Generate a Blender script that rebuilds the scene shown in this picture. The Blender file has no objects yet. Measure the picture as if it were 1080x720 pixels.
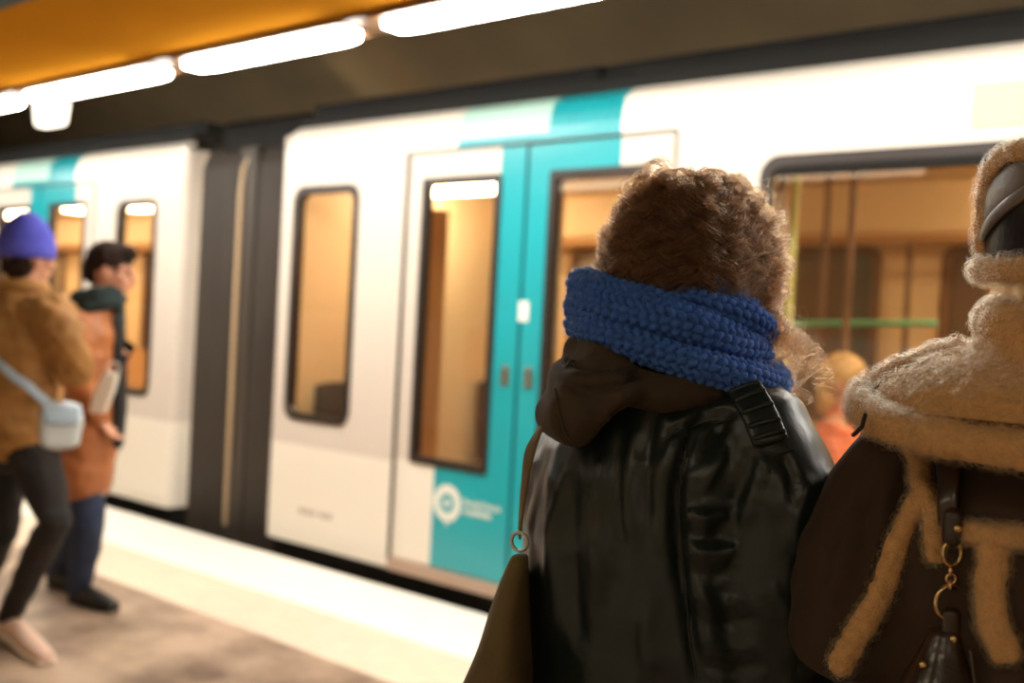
import bpy, bmesh, math, random
import numpy as np
from mathutils import Vector, Matrix
from mathutils.bvhtree import BVHTree
random.seed(7)
rng = np.random.default_rng(11)
PI = math.pi
S = bpy.context.scene
COL = S.collection

# ------------------------------------------------------------------ camera
F, CX, CY, CAMH = 1100.0, 540.0, 360.0, 1.43
AZ, PITCH, ROLL = math.radians(-39.1815), math.radians(-0.9573), math.radians(3.0)
FW = np.array([math.sin(AZ)*math.cos(PITCH), math.cos(AZ)*math.cos(PITCH), math.sin(PITCH)])
_rt = np.array([math.cos(AZ), -math.sin(AZ), 0.0]); _up = np.cross(_rt, FW)
RT = math.cos(ROLL)*_rt + math.sin(ROLL)*_up
UP = -math.sin(ROLL)*_rt + math.cos(ROLL)*_up
EYE = np.array([0, 0, CAMH])
cam = bpy.data.objects.new('camera', bpy.data.cameras.new('camera'))
COL.objects.link(cam)
cam.matrix_world = Matrix(((RT[0], UP[0], -FW[0], EYE[0]), (RT[1], UP[1], -FW[1], EYE[1]), (RT[2], UP[2], -FW[2], EYE[2]), (0, 0, 0, 1)))
cam.data.sensor_width = 36.0
cam.data.lens = 36.0*F/1080.0
cam.data.clip_start = 0.02
cam.data.dof.use_dof = True
cam.data.dof.focus_distance = 1.09
cam.data.dof.aperture_fstop = 3.1
S.camera = cam

# ------------------------------------------------------------------ world, exposure
S.view_settings.view_transform = 'Standard'
S.view_settings.look = 'None'
S.view_settings.gamma = 1.0
S.view_settings.exposure = 0.0
S.cycles.use_denoising = True
S.cycles.max_bounces = 10
S.cycles.transparent_max_bounces = 12
S.cycles.sample_clamp_indirect = 6.0
W = bpy.data.worlds.new('world'); S.world = W
W.use_nodes = True
W.node_tree.nodes['Background'].inputs[0].default_value = (0.9, 0.72, 0.52, 1)
W.node_tree.nodes['Background'].inputs[1].default_value = 0.05
LAMP_STRENGTH = 56.0          # the fluorescent row over the platform edge
BACK_FILL_STRENGTH = 5.0      # added fill row behind the camera, out of view
CAR_LAMP_STRENGTH = 40.0       # ceiling lamps inside the cars

# ------------------------------------------------------------------ pixel <-> point
def ray(x, y): return FW + RT*(x-CX)/F - UP*(y-CY)/F
def atY(x, y, Y): d = ray(x, y); return EYE + d*(Y/d[1])
def atZ(x, y, Z): d = ray(x, y); return EYE + d*((Z-CAMH)/d[2])
def atD(x, y, z): return EYE + ray(x, y)*z
def project(P):
    d = np.asarray(P, float) - EYE; z = d@FW
    return CX + F*(d@RT)/z, CY - F*(d@UP)/z, z

# ------------------------------------------------------------------ materials
def srgb(r, g, b):
    f = lambda c: (c/12.92 if c <= 0.04045 else ((c+0.055)/1.055)**2.4)
    return (f(r/255), f(g/255), f(b/255), 1)
def mat(name, col, rough=0.5, metal=0.0, noise=0.0, nscale=20.0, bump=0.0, bscale=80.0, sheen=0.0, coat=0.0, spec=None, col2=None, stretch=None, bdist=0.01):
    m = bpy.data.materials.new(name); m.use_nodes = True
    nt = m.node_tree; b = nt.nodes['Principled BSDF']
    b.inputs['Base Color'].default_value = col
    b.inputs['Roughness'].default_value = rough
    b.inputs['Metallic'].default_value = metal
    if spec is not None: b.inputs['Specular IOR Level'].default_value = spec
    if sheen:
        b.inputs['Sheen Weight'].default_value = sheen
        b.inputs['Sheen Tint'].default_value = tuple(min(1, c*1.5+0.1) for c in col[:3])+(1,)
        b.inputs['Sheen Roughness'].default_value = 0.45
    if coat: b.inputs['Coat Weight'].default_value = coat; b.inputs['Coat Roughness'].default_value = 0.08
    tc = nt.nodes.new('ShaderNodeTexCoord')
    mp = nt.nodes.new('ShaderNodeMapping'); nt.links.new(tc.outputs['Object'], mp.inputs[0])
    if stretch: mp.inputs['Scale'].default_value = stretch
    if noise or col2:
        n = nt.nodes.new('ShaderNodeTexNoise'); n.inputs['Scale'].default_value = nscale; n.inputs['Detail'].default_value = 5
        nt.links.new(mp.outputs[0], n.inputs['Vector'])
        r = nt.nodes.new('ShaderNodeValToRGB')
        r.color_ramp.elements[0].position = 0.3; r.color_ramp.elements[1].position = 0.7
        c2 = col2 if col2 else tuple(c*(1-noise) for c in col[:3])+(1,)
        r.color_ramp.elements[0].color = c2; r.color_ramp.elements[1].color = col
        nt.links.new(n.outputs['Fac'], r.inputs[0]); nt.links.new(r.outputs[0], b.inputs['Base Color'])
    if bump:
        n2 = nt.nodes.new('ShaderNodeTexNoise'); n2.inputs['Scale'].default_value = bscale; n2.inputs['Detail'].default_value = 4
        nt.links.new(mp.outputs[0], n2.inputs['Vector'])
        bp = nt.nodes.new('ShaderNodeBump'); bp.inputs['Strength'].default_value = bump; bp.inputs['Distance'].default_value = bdist
        nt.links.new(n2.outputs['Fac'], bp.inputs['Height']); nt.links.new(bp.outputs[0], b.inputs['Normal'])
    return m
def emit(name, col, s):
    m = bpy.data.materials.new(name); m.use_nodes = True; nt = m.node_tree
    nt.nodes.remove(nt.nodes['Principled BSDF'])
    e = nt.nodes.new('ShaderNodeEmission'); e.inputs[0].default_value = col; e.inputs[1].default_value = s
    nt.links.new(e.outputs[0], nt.nodes['Material Output'].inputs[0]); return m
def glass_mat(name, tint):
    m = bpy.data.materials.new(name); m.use_nodes = True; nt = m.node_tree
    nt.nodes.remove(nt.nodes['Principled BSDF'])
    t = nt.nodes.new('ShaderNodeBsdfTransparent'); t.inputs[0].default_value = tint
    g = nt.nodes.new('ShaderNodeBsdfGlossy'); g.inputs['Roughness'].default_value = 0.02
    lw = nt.nodes.new('ShaderNodeLayerWeight'); lw.inputs[0].default_value = 0.5
    pw = nt.nodes.new('ShaderNodeMath'); pw.operation = 'POWER'; pw.inputs[1].default_value = 4.0
    fr = nt.nodes.new('ShaderNodeMath'); fr.operation = 'MULTIPLY_ADD'; fr.inputs[1].default_value = 0.7; fr.inputs[2].default_value = 0.07
    mx = nt.nodes.new('ShaderNodeMixShader')
    nt.links.new(lw.outputs['Facing'], pw.inputs[0]); nt.links.new(pw.outputs[0], fr.inputs[0]); nt.links.new(fr.outputs[0], mx.inputs[0]); nt.links.new(t.outputs[0], mx.inputs[1]); nt.links.new(g.outputs[0], mx.inputs[2])
    nt.links.new(mx.outputs[0], nt.nodes['Material Output'].inputs[0]); return m
def hair_mat(name, col, rough=0.35, radial=0.4):
    m = bpy.data.materials.new(name); m.use_nodes = True; nt = m.node_tree
    nt.nodes.remove(nt.nodes['Principled BSDF'])
    h = nt.nodes.new('ShaderNodeBsdfHairPrincipled'); h.model = 'CHIANG'; h.parametrization = 'COLOR'
    h.inputs['Color'].default_value = col; h.inputs['Roughness'].default_value = rough
    h.inputs['Radial Roughness'].default_value = radial
    nt.links.new(h.outputs[0], nt.nodes['Material Output'].inputs[0]); return m

M = dict(
    white=mat('cream_paint', srgb(247, 238, 222), 0.28, coat=0.3, spec=0.5),
    grey=mat('light_grey_paint', srgb(222, 210, 196), 0.3, coat=0.3),
    teal=mat('teal_paint', srgb(26, 160, 170), 0.3, coat=0.3),
    mint=mat('pale_lamp_reflection', srgb(192, 232, 216), 0.3, coat=0.3),  # lamp reflection on the teal cant rail, painted as a pale patch
    black=mat('black_rubber', srgb(24, 21, 18), 0.6, spec=.15),
    frame=mat('dark_window_gasket', srgb(38, 28, 22), 0.45),
    bellows=mat('bellows_rubber', srgb(66, 57, 48), 0.6, noise=0.25, nscale=6, stretch=(1, 1, .2)),
    strip=mat('pale_bellows_strip', srgb(196, 168, 132), 0.5),
    roof=mat('dark_roof', srgb(22, 21, 17), 0.8, noise=0.3, nscale=3),
    under=mat('dark_underframe', srgb(22, 19, 16), 0.8),
    step=mat('worn_door_sill', srgb(196, 168, 148), 0.45, metal=0.3),
    steel=mat('brushed_steel', srgb(190, 184, 172), 0.3, metal=1.0),
    inner=mat('warm_interior_panel', srgb(240, 206, 158), 0.5),
    inner2=mat('orange_interior_panel', srgb(206, 154, 100), 0.5),
    inner3=mat('brown_interior_panel', srgb(120, 80, 50), 0.5),
    ceilp=mat('interior_ceiling_panel', srgb(244, 222, 186), 0.45),
    seat=mat('dark_seat_fabric', srgb(62, 54, 52), 0.8, noise=0.4, nscale=60),
    seat2=mat('tan_seat_shell', srgb(150, 96, 56), 0.5),
    ypole=mat('yellow_green_pole', srgb(196, 196, 96), 0.35),
    green=mat('mint_reflection_tube', srgb(120, 214, 166), 0.35),
    glass=glass_mat('window_glass', (0.93, 0.9, 0.84, 1)),
    dglass=mat('far_window_glass', srgb(96, 66, 44), 0.12, spec=1.0, coat=1.0),
    lamp=emit('fluorescent_diffuser', (1, 0.96, 0.88, 1), LAMP_STRENGTH),
    backfill=emit('fill_diffuser', (1, 0.84, 0.6, 1), BACK_FILL_STRENGTH),
    carlamp=emit('car_ceiling_diffuser', (1, 0.82, 0.55, 1), CAR_LAMP_STRENGTH),
    sign=emit('lit_box_face', (1, 0.9, 0.72, 1), 3.0),
    lamph=mat('lamp_housing', srgb(120, 84, 46), 0.5),
    orange=mat('ochre_soffit', srgb(192, 128, 34), 0.7, spec=0.0, noise=0.1, nscale=2),
    soffit_back=mat('dark_teal_ceiling', srgb(22, 54, 52), 0.7),
    vault=mat('tunnel_vault', srgb(202, 176, 134), 0.85, noise=0.25, nscale=1.2, bump=0.2, bscale=12),
    tile=mat('cream_wall_tile', srgb(226, 214, 192), 0.3),
    ballast=mat('track_bed', srgb(60, 50, 42), 0.95, bump=1.0, bscale=25, bdist=0.05),
    logo=mat('white_print', srgb(240, 240, 228), 0.45),
    print=mat('grey_print', srgb(190, 176, 160), 0.5),
)
def floor_mat():
    m = bpy.data.materials.new('worn_asphalt'); m.use_nodes = True; nt = m.node_tree; b = nt.nodes['Principled BSDF']
    tc = nt.nodes.new('ShaderNodeTexCoord')
    n = nt.nodes.new('ShaderNodeTexNoise'); n.inputs['Scale'].default_value = 2.2; n.inputs['Detail'].default_value = 6; n.inputs['Roughness'].default_value = 0.6
    n2 = nt.nodes.new('ShaderNodeTexNoise'); n2.inputs['Scale'].default_value = 90
    nt.links.new(tc.outputs['Object'], n.inputs['Vector']); nt.links.new(tc.outputs['Object'], n2.inputs['Vector'])
    r = nt.nodes.new('ShaderNodeValToRGB')
    r.color_ramp.elements[0].position = 0.36; r.color_ramp.elements[0].color = srgb(116, 90, 72)
    r.color_ramp.elements[1].position = 0.66; r.color_ramp.elements[1].color = srgb(206, 176, 150)
    mx = nt.nodes.new('ShaderNodeMixRGB'); mx.blend_type = 'MULTIPLY'; mx.inputs[0].default_value = 0.35
    nt.links.new(n.outputs['Fac'], r.inputs[0]); nt.links.new(r.outputs[0], mx.inputs[1]); nt.links.new(n2.outputs['Fac'], mx.inputs[2])
    nt.links.new(mx.outputs[0], b.inputs['Base Color']); b.inputs['Roughness'].default_value = 0.42
    bp = nt.nodes.new('ShaderNodeBump'); bp.inputs['Strength'].default_value = 0.25; bp.inputs['Distance'].default_value = 0.004
    nt.links.new(n2.outputs['Fac'], bp.inputs['Height']); nt.links.new(bp.outputs[0], b.inputs['Normal'])
    return m
M['floor'] = floor_mat()
M['edge'] = mat('white_edge_stone', srgb(250, 242, 226), 0.5, noise=0.06, nscale=8)
M['edge2'] = mat('beige_edge_stone', srgb(226, 204, 180), 0.55, noise=0.1, nscale=8)

# ------------------------------------------------------------------ mesh helpers
def mesh_from(name, V, Fc, smooth=False, mats=None, fm=None):
    me = bpy.data.meshes.new(name)
    me.from_pydata([tuple(v) for v in V], [], [tuple(f) for f in Fc])
    if mats:
        for m in mats: me.materials.append(m)
    if fm is not None: me.polygons.foreach_set('material_index', np.asarray(fm, np.int32))
    if smooth: me.polygons.foreach_set('use_smooth', np.ones(len(me.polygons), bool))
    me.update(); return me
class MB:
    def __init__(s): s.V = []; s.F = []; s.m = []
    def add(s, V, Fc, mi=0):
        o = len(s.V); s.V += [tuple(map(float, v)) for v in V]
        s.F += [tuple(i+o for i in f) for f in Fc]; s.m += [mi]*len(Fc); return s
    def box(s, a, b, mi=0):
        (x0, y0, z0), (x1, y1, z1) = a, b
        V = [(x0,y0,z0),(x1,y0,z0),(x1,y1,z0),(x0,y1,z0),(x0,y0,z1),(x1,y0,z1),(x1,y1,z1),(x0,y1,z1)]
        return s.add(V, [(0,3,2,1),(4,5,6,7),(0,1,5,4),(1,2,6,5),(2,3,7,6),(3,0,4,7)], mi)
    def rings(s, R, closed=False, caps=True, mi=0):
        n = len(R[0]); V = [p for r in R for p in r]; Fc = []
        k = len(R)
        for i in range(k if closed else k-1):
            j = (i+1) % k
            for a in range(n):
                b = (a+1) % n; Fc.append((i*n+a, i*n+b, j*n+b, j*n+a))
        if caps and not closed: Fc += [tuple(range(n))[::-1], tuple((k-1)*n+a for a in range(n))]
        return s.add(V, Fc, mi)
    def tube(s, pts, rad, n=12, hint=None, closed=False, mi=0, round_caps=True, sq=2.0):
        """tapering tube; rad = list of r or (r_side, r_up) with hint = up direction"""
        P = [np.asarray(p, float) for p in pts]
        rad = list(rad) if hasattr(rad, '__len__') else [rad]*len(P)
        rad = [(r, r) if not hasattr(r, '__len__') else r for r in rad]
        k = len(P); T = []
        for i in range(k):
            a = P[(i-1) % k] if closed or i > 0 else P[i]; b = P[(i+1) % k] if closed or i < k-1 else P[i]
            t = b-a; T.append(t/(np.linalg.norm(t)+1e-12))
        R = []; u = np.asarray(hint if hint is not None else ((0,0,1) if abs(T[0][2]) < 0.9 else (0,1,0)), float)
        fixed = hint is not None
        def ring(p, t, r, sc=1.0):
            nonlocal u
            uu = np.asarray(hint, float) if fixed else u
            uu = uu - t*(uu@t); L = np.linalg.norm(uu)
            if L < 1e-6: uu = np.array([1.0, 0, 0]) - t*t[0]; L = np.linalg.norm(uu)
            uu = uu/L; u = uu; w = np.cross(t, uu); out = []
            for a in range(n):
                th = 2*PI*a/n; c, q = math.cos(th), math.sin(th)
                if sq != 2.0: c = math.copysign(abs(c)**(2/sq), c); q = math.copysign(abs(q)**(2/sq), q)
                out.append(p + sc*(w*c*r[0] + uu*q*r[1]))
            return out
        if not closed and round_caps:
            m0 = min(rad[0]); m1 = min(rad[-1])
            for f in (0.95, 0.7, 0.35): R.append(ring(P[0]-T[0]*m0*f, T[0], rad[0], math.sqrt(1-f*f)))
        for i in range(k): R.append(ring(P[i], T[i], rad[i]))
        if not closed and round_caps:
            for f in (0.35, 0.7, 0.95): R.append(ring(P[-1]+T[-1]*m1*f, T[-1], rad[-1], math.sqrt(1-f*f)))
        return s.rings(R, closed=closed, mi=mi)
    def ell(s, c, r, rot=None, n=20, k=12, mi=0):
        c = np.asarray(c, float); Rm = np.eye(3) if rot is None else np.asarray(rot)
        R = []
        for i in range(1, k):
            ph = PI*i/k
            R.append([c + Rm@np.array([r[0]*math.sin(ph)*math.cos(2*PI*a/n), r[1]*math.sin(ph)*math.sin(2*PI*a/n), -r[2]*math.cos(ph)]) for a in range(n)])
        return s.rings(R, mi=mi)
    def build(s, name, mats, root=None, smooth=False, bevel=0.0, xf=None):
        if not isinstance(mats, (list, tuple)): mats = [mats]
        V = np.array(s.V, float)
        if root is not None: V = V - world_loc(root)
        o = bpy.data.objects.new(name, mesh_from(name, V, s.F, smooth, mats, s.m)); COL.objects.link(o)
        if root is not None: o.parent = root
        if bevel:
            b = o.modifiers.new('bevel', 'BEVEL'); b.width = bevel; b.segments = 2; b.limit_method = 'ANGLE'
        return o
def world_loc(o):
    p = np.zeros(3)
    while o is not None: p += np.array(o.location); o = o.parent
    return p
def union(mb, voxel, smooth=4, factor=0.5):
    """fuse overlapping closed shapes into one continuous surface -> (verts, faces)"""
    me = mesh_from('tmp', mb.V, mb.F); o = bpy.data.objects.new('tmp', me); COL.objects.link(o)
    r = o.modifiers.new('r', 'REMESH'); r.mode = 'VOXEL'; r.voxel_size = voxel
    if smooth:
        q = o.modifiers.new('s', 'SMOOTH'); q.iterations = smooth; q.factor = factor
    dg = bpy.context.evaluated_depsgraph_get()
    ev = o.evaluated_get(dg); m2 = bpy.data.meshes.new_from_object(ev)
    bpy.data.objects.remove(o); bpy.data.meshes.remove(me)
    return m2
def get_vn(me):
    n = len(me.vertices); V = np.empty(n*3); me.vertices.foreach_get('co', V)
    N = np.empty(n*3); me.vertex_normals.foreach_get('vector', N)
    return V.reshape(-1, 3), N.reshape(-1, 3)
def set_v(me, V): me.vertices.foreach_set('co', np.ascontiguousarray(V, dtype=np.float32).ravel()); me.update()
def place(me, name, mats, root, smooth=True):
    if not isinstance(mats, (list, tuple)): mats = [mats]
    V, _ = get_vn(me); set_v(me, V - world_loc(root)); me.name = name
    me.materials.clear()
    for m in mats: me.materials.append(m)
    me.polygons.foreach_set('use_smooth', np.full(len(me.polygons), smooth)); me.update()
    o = bpy.data.objects.new(name, me); COL.objects.link(o); o.parent = root; return o
def bvh_of(me):
    V, _ = get_vn(me); return BVHTree.FromPolygons([Vector(v) for v in V], [tuple(p.vertices) for p in me.polygons])
def thing(name, label, cat, loc, group=None):
    o = bpy.data.objects.new(name, None); COL.objects.link(o); o.location = tuple(loc); o.empty_display_size = 0.1
    o['label'] = label; o['category'] = cat
    if group: o['group'] = group
    return o
def tag(o, label, cat, group=None):
    o['label'] = label; o['category'] = cat
    if group: o['group'] = group
    return o
def struct(o): o['kind'] = 'structure'; return o
# smooth value noise for sculpted displacement
_L = rng.random((32, 32, 32))
def vnoise(P, s):
    Q = np.asarray(P)*s; i = np.floor(Q).astype(int); f = Q-i; f = f*f*(3-2*f); r = 0
    for dx in (0, 1):
        for dy in (0, 1):
            for dz in (0, 1):
                w = (f[:, 0] if dx else 1-f[:, 0])*(f[:, 1] if dy else 1-f[:, 1])*(f[:, 2] if dz else 1-f[:, 2])
                r = r + w*_L[(i[:, 0]+dx) % 32, (i[:, 1]+dy) % 32, (i[:, 2]+dz) % 32]
    return r*2-1
def sample_surface(me, n, keep=None):
    me.calc_loop_triangles(); k = len(me.loop_triangles)
    T = np.empty(k*3, np.int32); me.loop_triangles.foreach_get('vertices', T); T = T.reshape(-1, 3)
    V, N = get_vn(me); a, b, c = V[T[:, 0]], V[T[:, 1]], V[T[:, 2]]
    ar = np.linalg.norm(np.cross(b-a, c-a), axis=1)
    if keep is not None: ar = ar*keep((a+b+c)/3, N[T[:, 0]])
    idx = rng.choice(k, n, p=ar/ar.sum()); u, v = rng.random(n), rng.random(n); sw = u+v > 1; u[sw], v[sw] = 1-u[sw], 1-v[sw]
    P = a[idx]+(b[idx]-a[idx])*u[:, None]+(c[idx]-a[idx])*v[:, None]
    NN = N[T[idx, 0]]*(1-u-v)[:, None]+N[T[idx, 1]]*u[:, None]+N[T[idx, 2]]*v[:, None]
    return P, NN/np.linalg.norm(NN, axis=1)[:, None]
def hair_object(name, P, rad, material, root):
    """P: strands x points x 3 in world space; rad: strands x points"""
    n, k, _ = P.shape
    cu = bpy.data.hair_curves.new(name); cu.add_curves([k]*n)
    Q = (P - world_loc(root)).astype(np.float32)
    cu.position_data.foreach_set('vector', Q.ravel())
    at = cu.attributes.get('radius') or cu.attributes.new('radius', 'FLOAT', 'POINT')
    at.data.foreach_set('value', np.ascontiguousarray(rad, dtype=np.float32).ravel())
    cu.materials.append(material)
    o = bpy.data.objects.new(name, cu); COL.objects.link(o); o.parent = root; o['kind'] = 'stuff'; return o
def fuzz(name, me, n, length, r, material, root, keep=None, curl=0.6, k=5):
    P, N = sample_surface(me, n, keep)
    D = rng.normal(size=(n, 3)); D -= N*(D*N).sum(1)[:, None]; D /= np.linalg.norm(D, axis=1)[:, None]
    B = np.cross(N, D); L = length*(0.5+rng.random(n))[:, None]; ph = rng.random(n)*6.28
    S_ = []
    for i in range(k):
        t = i/(k-1); a = ph+t*4.5
        S_.append(P + N*L*t*(1-0.25*t) + (D*np.cos(a)[:, None]+B*np.sin(a)[:, None])*L*curl*t)
    rad = np.tile(np.linspace(r, r*0.4, k), (n, 1))
    return hair_object(name, np.stack(S_, 1), rad, material, root)

# ================================================================== SETTING
TY = 4.03                      # face of the train
EDGE = 3.905                   # platform edge
X0, X1 = -26.0, 9.0
struct(MB().box((X0, -2.4, -0.25), (X1, 2.90, 0)).build('floor', M['floor']))
struct(MB().box((X0, 2.90, -0.25), (X1, 3.34, 0.001)).build('trim_1', M['edge2'], bevel=0.004))
struct(MB().box((X0, 3.34, -0.25), (X1, EDGE, 0.003)).build('trim_2', M['edge'], bevel=0.008))
struct(MB().box((X0, 2.9, -1.15), (X1, 3.8, -0.25)).build('wall_platform_side', M['vault']))
struct(MB().box((X0, 3.8, -1.3), (X1, 7.2, -1.15)).build('floor_track', M['ballast']))
mb = MB()
prof = [(7.2, -1.3), (7.2, 1.4)] + [(-2.4+4.9+4.7*math.cos(a), 1.4+2.75*math.sin(a)) for a in np.linspace(0.05, PI-0.02, 28)]
prof2 = [(y+(0.2 if y > 2.5 else -0.2), z+0.2) for y, z in prof]
mb.add([(X0, y, z) for y, z in prof]+[(X1, y, z) for y, z in prof], [(i, i+1, i+1+len(prof), i+len(prof)) for i in range(len(prof)-1)])
struct(mb.build('ceiling', M['vault'], smooth=True))
struct(MB().box((X0, -2.4, 0), (X1, -2.2, 2.2)).build('wall_back', M['tile']))
struct(MB().box((X0-0.2, -2.4, -1.3), (X0, 7.4, 4.5)).build('wall_left', M['vault']))
struct(MB().box((X1, -2.4, -1.3), (X1+0.2, 7.4, 4.5)).build('wall_right', M['vault']))
# ochre soffit with its rail, hung over the platform
SZ = 2.72
struct(MB().box((X0, 2.15, SZ), (X1, 3.30, SZ+0.10)).build('ceiling_soffit', M['orange'], bevel=0.01))
struct(MB().box((X0, 2.02, SZ+0.0), (X1, 2.149, SZ+0.16)).box((X0, -2.2, SZ+0.32), (X1, 2.06, SZ+0.36)).build('ceiling_inner', M['soffit_back']))
struct(MB().box((X0, 3.0, SZ-0.02), (X1, 3.24, SZ)).build('trim_3', M['lamph']))

# platform lamps in a row under the soffit
lamp_x = [(-10.1, -8.75), (-8.45, -7.02), (-6.42, -4.92), (-4.72, -3.42), (-3.24, -1.9), (-1.7, -0.3), (-0.1, 1.3), (1.5, 2.9)]
lamp_labels = ['ceiling lamp far down the row beyond the edge of the photo', 'lit strip lamp cut off at the left edge, left of the hanging box',
    'long lit strip lamp directly above the glowing hanging box', 'lit strip lamp in the middle of the row, above the gangway of the train',
    'lit strip lamp at the top edge, above the teal train doors'] + ['lit strip lamp further along the row, out of view above the two women']*3
lx = lamp_x[1]; lamp_x[1] = (-7.95, -6.58)
lamp_x[0] = (-9.7, -8.25)
lamp_x = [(a-.09, b-.09) for a, b in lamp_x]
for (a, b), lb in zip(lamp_x, lamp_labels):
    g = 'strip lamps over the platform edge'
    t = thing('strip_lamp', lb, 'lamp', ((a+b)/2, 3.15, SZ-0.02), g)
    R = []
    for x, hw, h in ((a, .02, .015), (a+.04, .06, .03), (a+.15, .085, .03), (b-.15, .085, .03), (b-.04, .06, .03), (b, .02, .015)):
        zc = SZ-0.03
        R.append([(x, 3.115+hw, zc), (x, 3.115+hw*.85, zc-h), (x, 3.115-hw*.85, zc-h), (x, 3.115-hw, zc)])
    MB().rings(R).build('diffuser', M['lamp'], t)
    MB().box((a-.01, 3.01, SZ-0.0299), (b+.01, 3.22, SZ-0.0201)).build('lamp_base', M['lamph'], t)
for i in range(6):  # unseen lamps added to brighten the backs of the two women
    x = -9+i*2.6
    t = thing('fill_lamp', 'added fill lamp in an unseen row behind the camera', 'lamp', (x, -1.1, SZ+.3), 'added fill lamps behind the camera')
    MB().box((x-.75, -1.25, SZ+.22), (x+.75, -0.95, SZ+.27)).build('diffuser', M['backfill'], t)
    MB().box((x-.78, -1.28, SZ+.27), (x+.78, -0.92, SZ+.32)).build('lamp_base', M['lamph'], t)
# glowing box hanging under the second lamp
t = thing('hanging_box_sign', 'small white glowing box hanging under the strip lamp', 'sign', (-6.27, 3.13, SZ-0.24))
R = [[(-6.27+sx*w, 3.13+sy*d, z) for sx, sy in ((-1,-1),(1,-1),(1,1),(-1,1))] for z, w, d in ((SZ-.235, .105, .035), (SZ-.215, .125, .045), (SZ-.11, .14, .05), (SZ-.08, .14, .05))]
MB().rings(R).build('box_body', M['sign'], t, bevel=0.01)
MB().box((-6.29, 3.06, SZ-.08), (-6.25, 3.20, SZ-.062)).build('bracket', M['lamph'], t)

# ================================================================== TRAIN
def rrect(x0, x1, z0, z1, r, n=6):
    out = []
    for cx, cz, a0 in ((x1-r, z1-r, 0), (x0+r, z1-r, PI/2), (x0+r, z0+r, PI), (x1-r, z0+r, 1.5*PI)):
        for i in range(n+1):
            a = a0 + PI/2*i/n; out.append((cx+r*math.cos(a), cz+r*math.sin(a)))
    return out
def window_ring(x0, x1, z0, z1, w, ro, ri, y0, y1):
    A = rrect(x0, x1, z0, z1, ro); B = rrect(x0+w, x1-w, z0+w, z1-w, ri); n = len(A)
    V = [(x, y0, z) for x, z in A]+[(x, y0, z) for x, z in B]+[(x, y1, z) for x, z in A]+[(x, y1, z) for x, z in B]
    Fc = []
    for i in range(n):
        j = (i+1) % n
        Fc += [(i, j, n+j, n+i), (2*n+i, 3*n+i, 3*n+j, 2*n+j), (i, 2*n+i, 2*n+j, j), (n+i, n+j, 3*n+j, 3*n+i)]
    return V, Fc
def cells(mb, xs, zs, holes, y0, y1, pick):
    for i in range(len(xs)-1):
        for j in range(len(zs)-1):
            cx, cz = (xs[i]+xs[i+1])/2, (zs[j]+zs[j+1])/2
            if any(h[0] < cx < h[1] and h[2] < cz < h[3] for h in holes): continue
            mb.box((xs[i], y0, zs[j]), (xs[i+1], y1, zs[j+1]), pick(cx, cz))
def window(root, x0, x1, z0, z1, name='window_frame', w=0.045, ro=0.09, ri=0.06, gl=None):
    V, Fc = window_ring(x0, x1, z0, z1, w, ro, ri, TY-0.008, TY+0.05)
    fr = MB().add(V, Fc).build(name, M['frame'], root)
    MB().box((x0+.02, TY+.012, z0+.02), (x1-.02, TY+.018, z1-.02)).build('pane', gl or M['glass'], fr)
    return fr
def door_leaf(root, x0, x1, wx0, wx1, pick, splits, handle_x):
    xs = sorted(set([x0, x1, wx0, wx1]+[s for s in splits if x0 < s < x1])); zs = [0.125, .665, 2.175, 2.325]
    mb = MB(); cells(mb, xs, zs, [(wx0, wx1, .68-.015, 2.175)], TY+.012, TY+.05, pick)
    lf = mb.build('door_leaf', [M['white'], M['teal'], M['grey']], root)
    V, Fc = window_ring(wx0-.012, wx1+.012, .655, 2.187, .04, .02, .012, TY+.004, TY+.055)
    MB().add(V, Fc).build('window_frame', M['frame'], lf)
    MB().box((wx0+.01, TY+.022, .68), (wx1-.01, TY+.028, 2.16)).build('pane', M['glass'], lf)
    MB().box((handle_x-.022, TY+.0, 1.12), (handle_x+.022, TY+.013, 1.22)).build('door_handle', M['steel'], lf, bevel=.004)
    return lf
def cant(mb, x0, x1, za, zb, mi, y=TY):
    """upper body side: leans in towards the roof"""
    pr = [(y, 2.33), (y, 2.40), (y+.008, 2.46), (y+.03, 2.515), (y+.09, 2.56), (y+.2, 2.59)]
    f = lambda z: (np.interp(z, [p[1] for p in pr], [p[0] for p in pr]))
    zz = sorted(set([za, zb]+[p[1] for p in pr if za < p[1] < zb]))
    V = [(x, f(z), z) for x in (x0, x1) for z in zz]; k = len(zz)
    V += [(x, f(z)+.05, z) for x in (x0, x1) for z in zz]
    Fc = [(i, i+k, i+k+1, i+1) for i in range(k-1)]+[(2*k+i, 2*k+i+1, 3*k+i+1, 3*k+i) for i in range(k-1)]
    Fc += [(i, i+1, 2*k+i+1, 2*k+i) for i in range(k-1)]+[(k+i, 3*k+i, 3*k+i+1, k+i+1) for i in range(k-1)]
    mb.add(V, Fc, mi)
def text_mesh(name, txt, size, loc, material, root):
    fc = bpy.data.curves.new('tmp', 'FONT'); fc.body = txt; fc.size = size; fc.extrude = 0.0005; fc.offset = 0.0012
    o = bpy.data.objects.new('tmp', fc); COL.objects.link(o)
    me = bpy.data.meshes.new_from_object(o.evaluated_get(bpy.context.evaluated_depsgraph_get()))
    bpy.data.objects.remove(o); bpy.data.curves.remove(fc)
    V, _ = get_vn(me); V = np.stack([V[:, 0]+loc[0], -V[:, 2]+loc[1], V[:, 1]+loc[2]], 1)
    set_v(me, V); return place(me, name, material, root, smooth=False)
LAMPY, LAMPZ = 5.05, 2.27
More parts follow.
